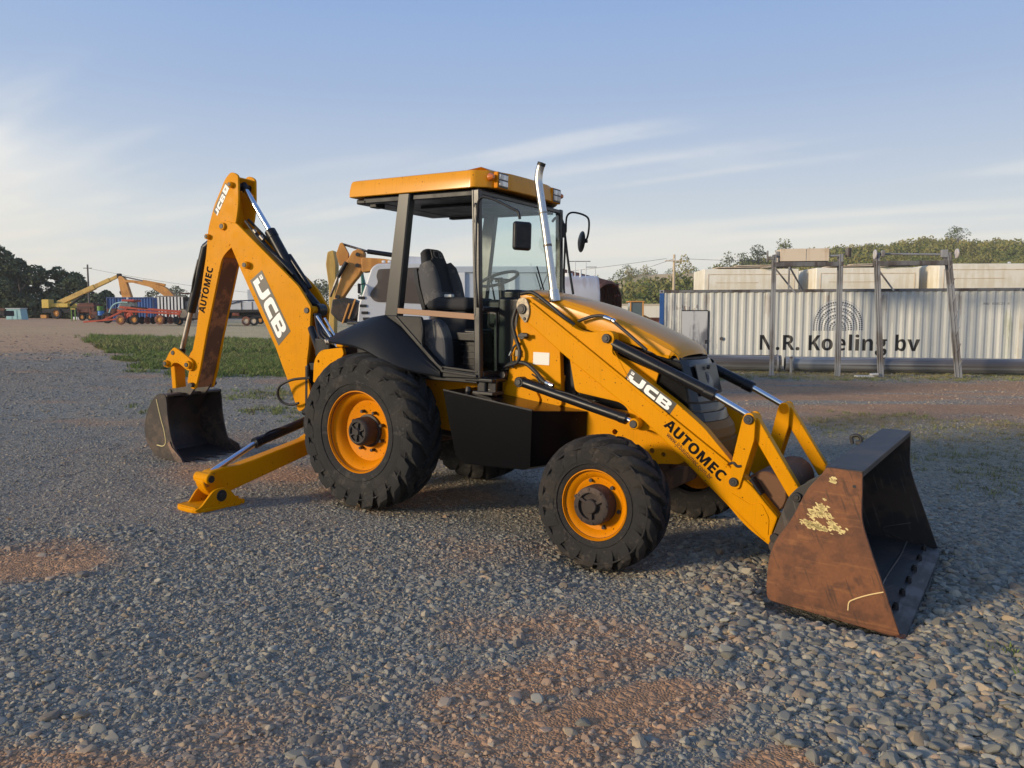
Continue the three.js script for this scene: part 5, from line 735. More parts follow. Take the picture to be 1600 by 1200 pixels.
// ================================================================ things round the yard
const paintTex = (seed, base, dirt, amt = .5) => dataTex(512, (u, v) => { const a = fbm(u * 4 + seed, v * 4, 6, 4), b = fbm(u * 20, v * 3 + seed, 4, 0); return mix3(base, dirt, amt * smoothstep(a * .6 + b * .4, .42, .68)); }, true, .4);
const farTex = paintTex(31, [1, 1, 1], [.80, .76, .72], .7);
const Q = {
  boxWhite: std([.74, .70, .60], .6, 0, { map: paintTex(3, [1, 1, 1], [.88, .84, .76], .5) }),
  galv: std([.27, .275, .285], .6, .2, { map: paintTex(21, [1, 1, 1], [.66, .60, .56], .8) }),
  galvDark: std([.15, .15, .155], .65, .2, { map: paintTex(22, [1, 1, 1], [.6, .5, .45], .8) }),
  rustRoof: std([.24, .15, .10], .8, 0, { map: dustTex }),
  pipe: std([.30, .33, .37], .42, .45, { map: steelTex }),
  beige: std([.62, .52, .40], .7, 0, { map: paintTex(8, [1, 1, 1], [.82, .76, .70], .7) }),
  blue: std([.012, .075, .26], .5, 0, { map: paintTex(5, [1, 1, 1], [.7, .72, .75], .6) }),
  blueFade: std([.02, .06, .18], .6, 0, { map: paintTex(6, [1, 1, 1], [.6, .5, .5], .6) }),
  tan: std([.56, .26, .055], .6, 0, { map: farTex }),
  tanPale: std([.55, .36, .09], .6, 0, { map: farTex }),
  green: std([.02, .13, .10], .6), leafGreen: std([.10, .22, .03], .6), cyan: std([.30, .50, .52], .7),
  truckWhite: std([.48, .50, .54], .4, 0, { map: paintTex(2, [1, 1, 1], [.82, .82, .82], .5) }),
  tipper: std([.42, .47, .53], .5, 0, { map: paintTex(4, [1, 1, 1], [.78, .78, .8], .6) }),
  brownGlass: phys([.075, .058, .050], .35, 0, { clearcoat: .4 }),
  tank: std([.52, .51, .52], .4, 0, { map: paintTex(9, [1, 1, 1], [.86, .80, .76], .6) }),
  red: std([.42, .060, .025], .6, 0, { map: farTex }), maroon: std([.16, .05, .035], .7, 0, { map: dustTex }),
  rustPipe: std([.30, .13, .085], .85, 0, { map: dustTex }), rustBright: std([.26, .075, .04], .8, 0, { map: dustTex }),
  tyre: std([.020, .020, .021], .9), dark: std([.014, .014, .016], .8), craneYellow: std([.60, .42, .07], .55, 0, { map: farTex }), poleWood: std([.50, .40, .28], .9), wire: std([.10, .09, .085], .7),
  glass: phys([.10, .13, .14], .15, 0, { clearcoat: .6 }), deepRed: std([.34, .045, .03], .5), steelWhite: std([.62, .64, .66], .6),
};
const at = (x, z) => gy(x, z);
const corrugated = (L, H, pitch, depth) => { // a trapezoid corrugated sheet, x along its length, front at z = 0
  const p = [], uv = [], n = Math.round(L / pitch), prof = []; for (let i = 0; i < n; i++) for (const [f, d] of [[0, 0], [.27, 0], [.5, 1], [.77, 1]]) prof.push([(i + f) * L / n, -d * depth]); prof.push([L, 0]);
  for (let i = 0; i < prof.length - 1; i++) { const [x0, z0] = prof[i], [x1, z1] = prof[i + 1]; p.push(x0, 0, z0, x1, 0, z1, x1, H, z1, x0, 0, z0, x1, H, z1, x0, H, z0); const u = [x0 / L, x1 / L]; uv.push(u[0], 0, u[1], 0, u[1], 1, u[0], 0, u[1], 1, u[0], 1); }
  const g = new THREE.BufferGeometry(); g.setAttribute('position', new THREE.Float32BufferAttribute(p, 3)); g.setAttribute('uv', new THREE.Float32BufferAttribute(uv, 2)); g.computeVertexNormals(); return g;
};
{ // ---- long white container with a company name
  const L = 12.19, H = 2.90, C = thing('shipping_container', 'long weathered white corrugated container with black lettering and a grey door at its left end', 'container', [5.47, -.10, -29.5], -.2066);
  const print = canvasTex(2048, 500, (x, w, h) => {
    x.fillStyle = '#cfd0cd'; x.fillRect(0, 0, w, h);
    const r = rng(90);
    for (let i = 0; i < 2600; i++) { const X = r() * w, t = r(), y0 = r() < .5 ? 0 : r() * h * .8, len = (20 + 300 * r() * r()); x.fillStyle = t < .45 ? `rgba(95,95,92,${.02 + .05 * r()})` : t < .7 ? `rgba(150,140,112,${.04 + .06 * r()})` : t < .85 ? `rgba(120,132,96,${.03 + .05 * r()})` : `rgba(225,224,214,${.05 + .08 * r()})`; x.fillRect(X, y0, 1 + 5 * r(), len); }
    for (let i = 0; i < 340; i++) { x.fillStyle = `rgba(70,66,74,${.05 + .11 * r()})`; x.fillRect(r() * w * .17 * (.3 + .7 * r()), r() * h * .8, 2 + 7 * r(), 30 + 120 * r()); }
    for (let i = 0; i < 150; i++) { x.fillStyle = `rgba(96,66,48,${.05 + .12 * r()})`; x.fillRect(w * [.47, .12, .63, .83, .30][i % 5] + r() * 36, 4 + 30 * r(), 2 + 3 * r(), 10 + 160 * r()); }
    x.fillStyle = '#16161a'; x.font = 'bold 142px sans-serif'; x.textBaseline = 'alphabetic';
    const s = 'N.R. Koeling bv', tw = x.measureText(s).width, x0 = w * .284, x1 = w * .742; x.save(); x.translate(x0, h * .782); x.scale((x1 - x0) / tw, 1.0); x.fillText(s, 0, 0); x.restore();
    // arched emblem of tread marks
    const cx = w * .513, cy = h * .515;
    const arch = (k) => { const W2 = 150 * k, H2 = 205 * k; x.beginPath(); x.moveTo(cx - W2, cy); x.lineTo(cx - W2, cy - H2 * .15); x.bezierCurveTo(cx - W2 * .98, cy - H2 * .65, cx - W2 * .6, cy - H2, cx, cy - H2); x.bezierCurveTo(cx + W2 * .6, cy - H2, cx + W2 * .98, cy - H2 * .65, cx + W2, cy - H2 * .15); x.lineTo(cx + W2, cy); };
    x.fillStyle = 'rgba(150,156,166,.5)'; arch(1); x.fill(); x.strokeStyle = '#343a44'; x.lineWidth = 6; arch(.99); x.stroke();
    for (const k of [.88, .68, .47, .26]) { x.strokeStyle = 'rgba(228,230,232,.75)'; x.lineWidth = 9; arch(k + .10); x.stroke(); x.lineWidth = 24; x.strokeStyle = '#343a44'; x.setLineDash([7, 6]); arch(k); x.stroke(); x.setLineDash([]); x.lineWidth = 7; x.strokeStyle = 'rgba(214,218,222,.8)'; arch(k - .01); x.stroke(); }
    x.font = '20px monospace'; x.fillStyle = '#4a4a4a'; x.fillText('AMU 608C25 4', w * .905, h * .175);
    x.fillStyle = 'rgba(104,108,72,.10)'; for (let i = 0; i < 70; i++) x.fillRect(w * .962 + r() * w * .022, h * (.2 + .5 * r()), 2 + 4 * r(), 40 + 120 * r());
    for (let i = 0; i < 14; i++) { x.fillStyle = `rgba(60,30,26,.5)`; x.fillRect(w * .028 + r() * w * .075, h * (.155 + .07 * r()), 2 + 4 * r(), 8 + 24 * r()); }
  });
  print.flipY = true;
  const panelM = std([.86, .86, .84], .6, 0, { map: print });
  const rail = (y, h, z = 0) => box(L - .3, h, .10, L / 2, y, -.05 + z, .006);
  const sp = corrugated(L - .32, H - .24, .285, .036); sp.translate(.16, .14, -.012); mesh('side_panel', sp, panelM, C);
  mesh('top_rail', [rail(H - .05, .10)], Q.galvDark, C); mesh('bottom_rail', [rail(.07, .14)], Q.galv, C);
  mesh('roof_sheet', [box(L - .1, .03, 2.36, L / 2, H - .03, -1.22, .004)], Q.boxWhite, C);
  mesh('rear_wall', [box(L - .1, H - .1, .05, L / 2, H / 2, -2.40, .004)], Q.boxWhite, C);
  for (const x of [.08, L - .08]) { mesh('end_wall', [box(.06, H - .1, 2.3, x, H / 2, -1.22, .004)], x < 1 ? Q.blue : Q.boxWhite, C); mesh('corner_post', [box(.16, H - .24, .16, x, H / 2, -.07, .01)], x < 1 ? Q.blue : Q.boxWhite, C); for (const y of [.06, H - .06]) { const c = mesh('corner_casting', [box(.178, .122, .178, x, y, -.075, .01)], Q.galv, C); mesh('casting_hole', [rod([x, y, .010], [x, y, .0165], .035, .035, 14)], Q.dark, c); } }
  const door = mesh('door', [box(.92, 1.92, .03, 1.28, 1.16, .012, .006)], std([.46, .47, .48], .6, 0, { map: paintTex(14, [1, 1, 1], [.52, .52, .56], 1) }), C, 'grey scuffed personnel door');
  mesh('door_gap', [box(.03, 1.96, .012, 1.765, 1.15, .012, .002), box(.96, .03, .012, 1.28, 2.145, .012, .002)], Q.dark, door); mesh('handle', [box(.05, .14, .05, 1.69, 1.0, .04, .008), box(.10, .03, .03, 1.72, 1.05, .05, .006)], Q.dark, door);
  mesh('vent_cap', [rod([2.25, 1.12, -.02], [2.25, 1.12, .03], .065, .065, 18)], Q.galvDark, C);
  mesh('lashing_slot', [box(.48, .06, .03, L - .5, .12, .01, .004)], Q.dark, C);
}
{ // ---- grey pipes lying along the foot of the container
  const pipe = (label, x0, z0, x1, z1, r, brackets) => { const y0 = at(x0, z0) + r + .06, y1 = at(x1, z1) + r + .06, t = thing('steel_pipe', label, 'pipe', [x0, y0, z0]); const e = [x1 - x0, y1 - y0, z1 - z0]; mesh('pipe_wall', lathe([[r - .02, 0], [r, 0], [r, e.length * 0 + V(e).length()], [r - .02, V(e).length()], [r - .02, 0]], 40, [0, 0, 0], e), Q.pipe, t); for (const k of brackets) { const q = V(e).multiplyScalar(k); const d = V(e).normalize().multiplyScalar(.03); mesh('flange', [rod([q.x - d.x, q.y - d.y, q.z - d.z], [q.x + d.x, q.y + d.y, q.z + d.z], r + .035, r + .035, 40)], Q.galv, t); } return t; };
  pipe('shorter broad grey pipe on the ground at the left end of the container', 5.0, -28.2, 9.30, -27.35, .27, [.97]);
  pipe('long grey pipe on the ground below the lettering of the container', 9.42, -27.3, 21.5, -24.9, .25, [.02]);
  for (const [x, l] of [[9.5, 'thin post against the joint of the two pipes'], [12.35, 'thin post against the long pipe below the last letters']]) { const z = -26.9 + (x - 9.5) * .2; const t = thing('short_post', l, 'post', [x, at(x, z), z]); mesh('shaft', [box(.07, .55, .07, 0, .26, 0, .008)], Q.galv, t); mesh('cap', [box(.10, .03, .10, 0, .55, 0, .004)], Q.galvDark, t); }
}
{ // ---- white insulated boxes standing behind the container
  const boxes = [[7.69, 11.44, 3.72, 'white box body behind the container, leftmost of three, with loose sheets on its roof'], [11.87, 15.82, 3.72, 'white box body behind the container, middle one between two steel roller stands'], [16.2, 20.43, 3.82, 'white box body behind the container, rightmost, with a slanted right end']];
  boxes.forEach(([x0, x1, top, label], i) => {
    const z = -32 + (x0 - 7.69) * .2, y = at(x0, z), t = thing('box_body', label, 'box body', [x0, y, z], -.05, 'white box bodies behind the container'), L = x1 - x0, H = top - y;
    mesh('wall', i === 2 ? [ext([[0, 0], [L, 0], [L + .22, H * .7], [L - .12, H], [0, H]], -2.3, 0, { bev: .02, r: .05 })] : [box(L, H, 2.3, L / 2, H / 2, -1.15, .04)], Q.boxWhite, t);
    mesh('frame_moulding', [box(L - .36, .03, .022, L / 2, H - .22, .004, .004), box(.03, 1.6, .022, .18, H - 1.0, .004, .004), box(.03, 1.6, .022, L - .18, H - 1.0, .004, .004), box(L * .45, .02, .02, L * .35, H - .55, .003, .004)], Q.beige, t);
    if (i < 2) mesh('roof_sheet', [bar([.5, H + .05, -.4], [L - .1, H + .10, -.5], .9, .03, .004), bar([L * .35, H + .13, -.3], [L + .2, H + .17, -.35], .5, .03, .004), bar([L * .6, H + .03, .05], [L * .85, H + .12, -.1], .3, .02, .004)], Q.beige, t);
    if (i === 2) mesh('marker_light', [box(.10, .06, .04, L * .62, H + .04, -.1, .01)], Q.steelWhite, t);
  });
}
{ // ---- steel frames with rollers in front of the container
  const frame = (label, xl, xr, lean, extra) => {
    const z = -25.6 + (xl - 8.4) * .18, y = at(xl, z), t = thing('roller_stand', label, 'roller stand', [xl, y, z], -.15, 'weathered steel roller stands in front of the container'), W = xr - xl, H = 3.85 - y;
    const post = (x, dx, zz) => mesh('post', [bar([x + dx, 0, zz], [x, H - .05, zz], .075, .12, .01, [0, 0, 1]), bar([x + dx - .07, 0, zz + .05], [x - .07, H - .05, zz + .05], .03, .05, .005, [0, 0, 1])], Q.galv, t);
    post(0, lean[0], 0); post(W, lean[1], 0); post(.03, lean[0], -.32); post(W + .02, lean[1], -.32);
    mesh('foot', [box(.26, .03, .22, lean[0], .02, 0, .005), box(.26, .03, .22, W + lean[1], .02, 0, .005)], Q.galvDark, t);
    mesh('top_beam', [box(W + .1, .14, .10, W / 2, H - .36, .02, .01)], Q.galvDark, t); mesh('top_beam', [box(W + .1, .12, .10, W / 2, H - .36, -.32, .01)], Q.galvDark, t);
    mesh('upper_rail', [rod([0, H - .06, -.1], [W, H - .10, -.1], .035, .035, 10)], Q.galv, t);
    for (const x of [0, W]) mesh('cross_beam', [box(.09, .12, .42, x, H - .22, -.16, .01)], Q.galv, t);
    extra(t, W, H); return t;
  };
  frame('left steel roller stand in front of the container, carrying the beige box', 8.42, 10.45, [.02, .04], (t, W, H) => {
    mesh('strut', [box(.05, .75, .05, .44, H - .78, .02, .006)], Q.galv, t); mesh('brace', [bar([.46, H - .45, .02], [.95, H - 1.2, -.3], .03, .05, .004)], Q.galv, t); mesh('brace', [bar([.05, H - .45, -.3], [.7, H - 1.25, -.3], .03, .05, .004)], Q.galv, t);
    mesh('side_bracket', [box(.22, .10, .12, -.14, H - .16, .02, .01), box(.05, .36, .08, -.24, H - .10, .02, .01), box(.12, .20, .10, .10, H - .04, -.1, .02)], Q.galv, t); mesh('roller', [rod([W + .22, H - .14, -.1], [W + .22, H + .14, -.1], .09, .09, 16)], Q.galvDark, t);
  });
  frame('right steel roller stand in front of the container, its right leg leaning outwards', 11.46, 13.55, [.27, .50], (t, W, H) => {
    for (const x of [-.12, W + .18]) mesh('end_disc', [rod([x, H - .08, .02], [x + .05, H - .08, .02], .15, .15, 28, .012)], Q.tank, t);
    mesh('roller_mount', [box(.20, .24, .12, W - .16, H - .08, .02, .02), box(.12, .2, .1, .14, H - .06, .02, .02)], Q.galv, t); mesh('brace', [bar([.08, H - .5, -.3], [.6, H - 1.2, -.3], .03, .05, .004)], Q.galv, t);
    mesh('lattice', [0, 1, 2, 3, 4, 5, 6].map((i) => bar([W + .52 - .52 * (i * .5 + .3) / 3.8 - .1, .3 + i * .5, .06], [W + .52 - .52 * (i * .5 + .6) / 3.8 + .06, .6 + i * .5, .06], .03, .03, .004)), Q.galv, t);
  });
  const bb = thing('crate_box', 'beige box resting on top of the left steel roller stand', 'box', [8.62, 3.62 - .04, -25.75], -.15); mesh('shell', [box(1.5, .40, .9, .74, .21, -.30, .015)], Q.beige, bb); mesh('lid_seam', [box(.012, .37, .012, .78, .21, .152, .002)], Q.galv, bb); mesh('base_rail', [box(1.46, .03, .10, .74, -.0, -.0, .004)], Q.galvDark, bb);
  const rag = thing('concrete_shard', 'pale broken slab lying at the foot of the right steel roller stand', 'slab', [11.15, at(11.15, -25.0), -25.0]); mesh('slab', [box(.55, .06, .25, 0, .04, 0, .02), box(.22, .06, .2, .3, .08, .05, .02).rotateZ(.1)], std([.5, .49, .47], .9), rag);
}
const wheelAt = (name, parent, x, y, z, r, w, mTyre = Q.tyre, mRim = Q.tan) => { const g = new THREE.Group(); g.name = name; g.position.set(x, y, z); parent.add(g); mesh('tyre', [lat2([[r * .55, w * .5], [r * .9, w * .5], [r, w * .32], [r, -w * .32], [r * .9, -w * .5], [r * .55, -w * .5]], 28)], mTyre, g); mesh('rim', [lat2([[0, w * .30], [r * .2, w * .38], [r * .45, w * .25], [r * .56, w * .42], [r * .56, -w * .4], [0, -w * .3]], 24)], mRim, g); return g; };
function lat2(pts, n) { const g = new THREE.LatheGeometry(pts.map((p) => new THREE.Vector2(...p)).reverse(), n); g.rotateX(Math.PI / 2); return toCreasedNormals(g, .5); }
{ // ---- white tipper lorry behind the cab
  const z = -16, y = at(-2, z), t = thing('tipper_lorry', 'white lorry with a grey steel tipper body parked behind the backhoe cab', 'lorry', [-3.12, y, z]);
  const b = (g) => g, o = 3.12;
  mesh('cab_shell', [ext([[.02, .55 - y], [0, 1.75 - y], [.04, 2.10 - y, .05], [.30, 2.82 - y, .08], [.42, 2.90 - y, .05], [1.45, 2.93 - y, .05], [1.5, .55 - y]], -2.2, 0, { bev: .03, r: .04 })], Q.truckWhite, t);
  mesh('side_window', [ext([[.36, 2.14 - y, .08], [.26, 2.27 - y, .08], [.30, 2.36 - y, .06], [.44, 2.52 - y, .08], [.40, 2.66 - y, .04], [.44, 2.79 - y, .05], [1.35, 2.83 - y, .05], [1.35, 2.10 - y, .05]], 0, .016, { bev: .004 })], Q.brownGlass, t, 'large brown tinted side window');
  mesh('windscreen', [bar([.075, 2.18 - y, -1.1], [.275, 2.74 - y, -1.1], 1.9, .015, .004)], Q.brownGlass, t);
  mesh('roof_hump', [loft([[[.6, 2.9 - y, -.3], [.85, 3.08 - y, -.35], [1.25, 3.06 - y, -.35], [1.45, 2.9 - y, -.3]], [[.6, 2.9 - y, -1.9], [.85, 3.08 - y, -1.85], [1.25, 3.06 - y, -1.85], [1.45, 2.9 - y, -1.9]]])], Q.truckWhite, t);
  for (const [k, yy] of [[0, 2.22], [1, 2.06], [2, 1.92], [3, 1.80]]) mesh('step_grille', [box(.14, .055, .03, .10 + .03 * k, yy - y, .008, .01)], Q.dark, t);
  mesh('roof_lamps', [0, 1, 2, 3].map((i) => box(.07, .05, .08, .52 + i * .12, 2.95 - y, -.2, .015)), Q.steelWhite, t);
  mesh('mirror', [box(.05, .20, .12, .08, 2.40 - y, .14, .02), rod([.16, 2.50 - y, 0], [.08, 2.48 - y, .12], .012)], Q.dark, t);
  mesh('bumper', [box(.3, .3, 2.2, .1, .6 - y, -1.1, .05)], Q.dark, t);
  mesh('chassis', [box(4.0, .2, .9, 2.1, .85 - y, -1.1, .02), box(2.3, .35, 1.8, 2.8, 1.55, -1.1, .03)], Q.dark, t);
  const T = mesh('tipper_body', [box(2.3, .86, .06, 2.82, 2.36 - y, .02, .01), box(2.3, .86, .06, 2.82, 2.36 - y, -2.25, .01), box(.06, .86, 2.2, 1.70, 2.36 - y, -1.1, .01), box(.06, .86, 2.2, 3.95, 2.36 - y, -1.1, .01), box(2.3, .06, 2.2, 2.82, 1.95 - y, -1.1, .01)], Q.tipper, t);
  mesh('top_rail', [box(2.36, .12, .10, 2.82, 2.78 - y, .04, .01), box(2.36, .12, .10, 2.82, 2.78 - y, -2.25, .01)], Q.tipper, T);
  for (let i = 0; i < 2; i++) mesh('side_rib', [box(.13, .76, .06, 2.12 + i * 1.0, 2.34 - y, .07, .01)], Q.steelWhite, T);
  mesh('ladder', [bar([3.62, 2.20 - y, .14], [3.86, 2.76 - y, .14], .018, .018, .004), bar([3.80, 2.20 - y, .14], [4.02, 2.76 - y, .14], .018, .018, .004)], Q.dark, T);
  for (const x of [.75, 3.3]) wheelAt('wheel', t, x, .5, -.15, .5, .32, Q.tyre, Q.steelWhite);
}
{ // ---- tan digger raising its arm behind the lorry, and what stands behind it
  const k = 20.5 / 18, m = (x, y) => [x * k, (y - 1.868) * k + 1.868], D = -20.5, S = (L) => L.map(([x, y, r]) => { const q = m(x, y); return r === undefined ? q : [...q, r]; }), t = thing('tan_digger', 'tan digger with folded arm and dark bucket behind the white lorry', 'digger', [0, 0, D]);
  const dip = S([[-3.41, 3.35, .05], [-3.56, 3.30, .05], [-3.74, 3.0, .05], [-3.98, 2.30], [-3.99, 2.20, .04], [-3.86, 2.18, .04], [-3.55, 2.62, .1], [-3.43, 2.75, .1], [-3.33, 2.95, .1], [-3.30, 3.28, .05]]);
  mesh('dipper', [ext(dip, -.16, .16, { bev: .02 })], Q.tan, t);
  mesh('dipper_lug', [ext(S([[-3.80, 3.50, .04], [-3.86, 3.48, .04], [-3.95, 3.24, .05], [-3.88, 2.98], [-3.70, 3.02], [-3.66, 3.24, .06]]), -.06, .06, { bev: .01 })], Q.tan, t);
  mesh('boom', [ext(S([[-3.36, 3.16, .05], [-2.75, 3.12, .2], [-2.2, 2.95, .2], [-.6, 1.7], [-.2, 1.3], [-.55, 1.1], [-1.0, 1.5], [-2.4, 2.72, .2], [-2.8, 2.90, .2], [-3.36, 2.82, .06]]), -.2, .2, { bev: .02 })], Q.tan, t);
  const P = (x, y, z = 0) => [...m(x, y), z];
  const c = mesh('arm_cylinder', [rod(P(-3.25, 3.30), P(-2.55, 3.20), .06, .06)], M.black, t); mesh('rod', [rod(P(-3.80, 3.46), P(-3.25, 3.30), .03)], M.steel, c);
  const c2 = mesh('bucket_cylinder', [rod(P(-3.68, 3.05, .24), P(-3.88, 2.72, .24), .055)], M.black, t); mesh('rod', [rod(P(-3.88, 2.72, .24), P(-4.06, 2.28, .24), .035)], M.steel, c2);
  mesh('bucket', [ext(S([[-3.98, 2.22, .05], [-3.66, 2.26, .05], [-3.38, 2.15, .08], [-3.42, 1.85, .1], [-3.66, 1.68, .1], [-3.86, 1.74, .05], [-4.03, 1.92, .05]]), -.42, .42, { bev: .02 })], M.bucketDark, t);
  for (const [x, y] of [[-3.46, 2.05], [-3.60, 1.95]]) mesh('bucket_strip', [bar(P(x, y + .18, .44), P(x - .16, y - .26, .44), .05, .04, .008)], Q.tan, t);
  mesh('tooth', [bar(P(-3.66, 1.80, .3), P(-3.42, 1.66, .3), .1, .08, .01), bar(P(-3.66, 1.80, -.1), P(-3.42, 1.66, -.1), .1, .08, .01)], M.tooth, t);
  for (const [x, y] of [[-3.44, 3.22], [-3.45, 2.98], [-3.9, 2.28]]) mesh('pin', [rod(P(x, y, .16), P(x, y, .22), .05)], M.pinDark, t);
  mesh('house', [box(2.6, 1.0, 2.3, .9, 1.5, -.3, .1)], Q.tan, t); mesh('track', [box(3.2, .75, .5, .6, .45, .8, .2)], Q.dark, t); mesh('track', [box(3.2, .75, .5, .6, .45, -1.3, .2)], Q.dark, t);
  const a = thing('upright_boom', 'pale yellow upright boom with a green flank standing behind the tan digger arm', 'digger boom', [0, 0, -23]); const k2 = 23 / 18, S2 = (L) => L.map(([x, y, r]) => [x * k2, (y - 1.868) * k2 + 1.868, r ?? .03]);
  mesh('boom_plate', [ext(S2([[-4.12, 3.28, .06], [-3.98, 3.32, .05], [-3.93, 3.0], [-3.95, 2.5], [-4.0, 1.4], [-4.12, 1.4], [-4.10, 2.5], [-4.16, 3.0]]), -.2, .2, { bev: .02 })], Q.tanPale, a);
  mesh('green_arm', [ext(S2([[-3.40, 2.95], [-3.32, 2.6], [-3.20, 2.25], [-3.22, 1.9], [-3.4, 1.9], [-3.38, 2.5]]), -.15, .15, { bev: .02 }), bar(S2([[-3.36, 3.02]])[0].slice(0, 2).concat(0), S2([[-2.9, 2.95]])[0].slice(0, 2).concat(0), .10, .10, .01)], Q.green, a);
  mesh('base', [box(1.2, 1.3, 1.4, -4.75, .7, -.3, .1)], Q.dark, a);
}
{ // ---- white tank with rails, rusty corrugated pipe, loader and odds behind the bonnet
  const t = thing('white_tank', 'white cylindrical tank with railings on top, right behind the exhaust pipe', 'tank', [-.2, 0, -30]), yc = 2.42, r = .93;
  mesh('shell', [lathe([[0, 0], [r * .7, .02], [r * .95, .08], [r, .16], [r, 3.34], [r * .96, 3.42], [0, 3.44]], 48, [0, yc, 0], [1, yc, 0])], Q.tank, t);
  for (const x of [.5, 2.9]) mesh('saddle', [box(.25, 1.6, 1.3, x, .85, 0, .03)], Q.galv, t);
  const rails = []; for (const x of [.9, 1.5, 2.28, 2.55, 2.95, 3.30]) mesh('rail_post', [rod([x, yc + .86, .25], [x, yc + (x < 2.2 ? 1.38 : x > 3.2 ? 1.2 : 1.45), .25], .018, .018, 8)], Q.steelWhite, t);
  mesh('hand_rail', [rod([2.26, yc + 1.45, .25], [3.12, yc + 1.45, .25], .016), rod([2.95, yc + 1.24, .25], [3.36, yc + 1.24, .25], .014)], Q.galv, t); mesh('manhole', [rod([2.3, yc + .8, .1], [2.3, yc + 1.02, .1], .2, .17), rod([2.75, yc + .85, .3], [2.75, yc + 1.15, .3], .04)], Q.steelWhite, t);
  mesh('hose_reel', [rod([3.25, yc - .3, .4], [3.25, yc + .5, .4], .012), rod([3.28, yc - .6, .3], [3.28, yc - .15, .3], .03)], Q.rustBright, t);
  const cu = thing('corrugated_pipe', 'large rusty corrugated steel pipe behind the white tank', 'pipe', [2.6, 2.15, -34.6]), prof = []; for (let i = 0; i <= 132; i++) { const x = i / 132; prof.push([1.58 + .035 * Math.sin(i * .75), x * 2.6]); }
  mesh('shell', lathe([...prof, ...prof.slice().reverse().map(([a, b]) => [a - .05, b])], 56, [-.75, .22, -.9], [.5, -.16, .0]), Q.rustPipe, cu);
  mesh('torn_rim', [lathe([[1.50, 0], [1.60, 0], [1.60, .12], [1.50, .12], [1.50, 0]], 40, [-.78, .24, -.92], [.47, -.14, -.02]), rod([1.72, .98, .2], [1.98, 1.0, .3], .07), rod([1.80, .55, .5], [1.96, .56, .6], .06)], Q.rustBright, cu);
  const wl = thing('wheel_loader', 'dusty yellow wheel loader in the distance left of the blue container end', 'wheel loader', [8.3, at(8.3, -60), -60]);
  mesh('rear_body', [box(1.3, .85, 1.6, .75, 1.25, 0, .12)], Q.tanPale, wl); mesh('cab', [box(.95, 1.15, 1.3, 1.0, 2.2, 0, .06)], Q.glass, wl); mesh('cab_post', [box(.10, 1.2, .1, 1.48, 2.2, .66, .02), box(.10, 1.2, .1, .55, 2.2, .66, .02), box(1.2, .10, 1.5, 1.0, 2.82, 0, .04)], Q.tan, wl); mesh('lift_arm', [bar([1.4, 1.5, .3], [2.3, .9, .3], .25, .3, .02), bar([1.3, 1.9, 0], [2.2, 1.5, 0], .15, .15, .02)], Q.tan, wl); mesh('bucket', [box(.55, 1.0, 2.2, 2.45, .85, 0, .1)], Q.rustPipe, wl);
  wheelAt('wheel', wl, .4, .62, .85, .62, .5, Q.tyre, Q.tanPale); wheelAt('wheel', wl, 1.75, .62, .85, .62, .5, Q.tyre, Q.tanPale);
  const sk = thing('rust_skip', 'rusty red low skip between the wheel loader and the blue container end', 'skip', [10.2, at(10.2, -63), -63]); mesh('tub', [ext([[0, 0], [1.6, 0], [1.75, 1.55], [-.15, 1.55]], -1.6, 0, { bev: .03 })], Q.rustBright, sk); mesh('rim', [box(1.95, .10, .1, .8, 1.55, .04, .02)], Q.rustPipe, sk);
  const pb = thing('pale_shed', 'low cream shed seen just above the rusty red skip', 'shed', [9.4, at(9.4, -70), -70]); mesh('wall', [box(3.6, 2.6, 2.5, 1.8, 1.3, 0, .03)], Q.boxWhite, pb); mesh('roof', [box(3.8, .10, 2.7, 1.8, 2.65, 0, .02)], Q.beige, pb);
  const junk = thing('scrap_heap', 'dark heap of scrap tyres and rusty parts below the wheel loader', 'scrap', [6.2, at(6.2, -40), -40]), r2 = rng(55); for (let i = 0; i < 16; i++) mesh('scrap_tyre', [new THREE.TorusGeometry(.34, .15, 8, 18).rotateX(r2() * 1.4).rotateY(r2() * 3).translate(-1.2 + 2.6 * r2(), .2 + .7 * r2(), -.8 * r2())], i % 3 ? Q.dark : Q.rustPipe, junk);
}
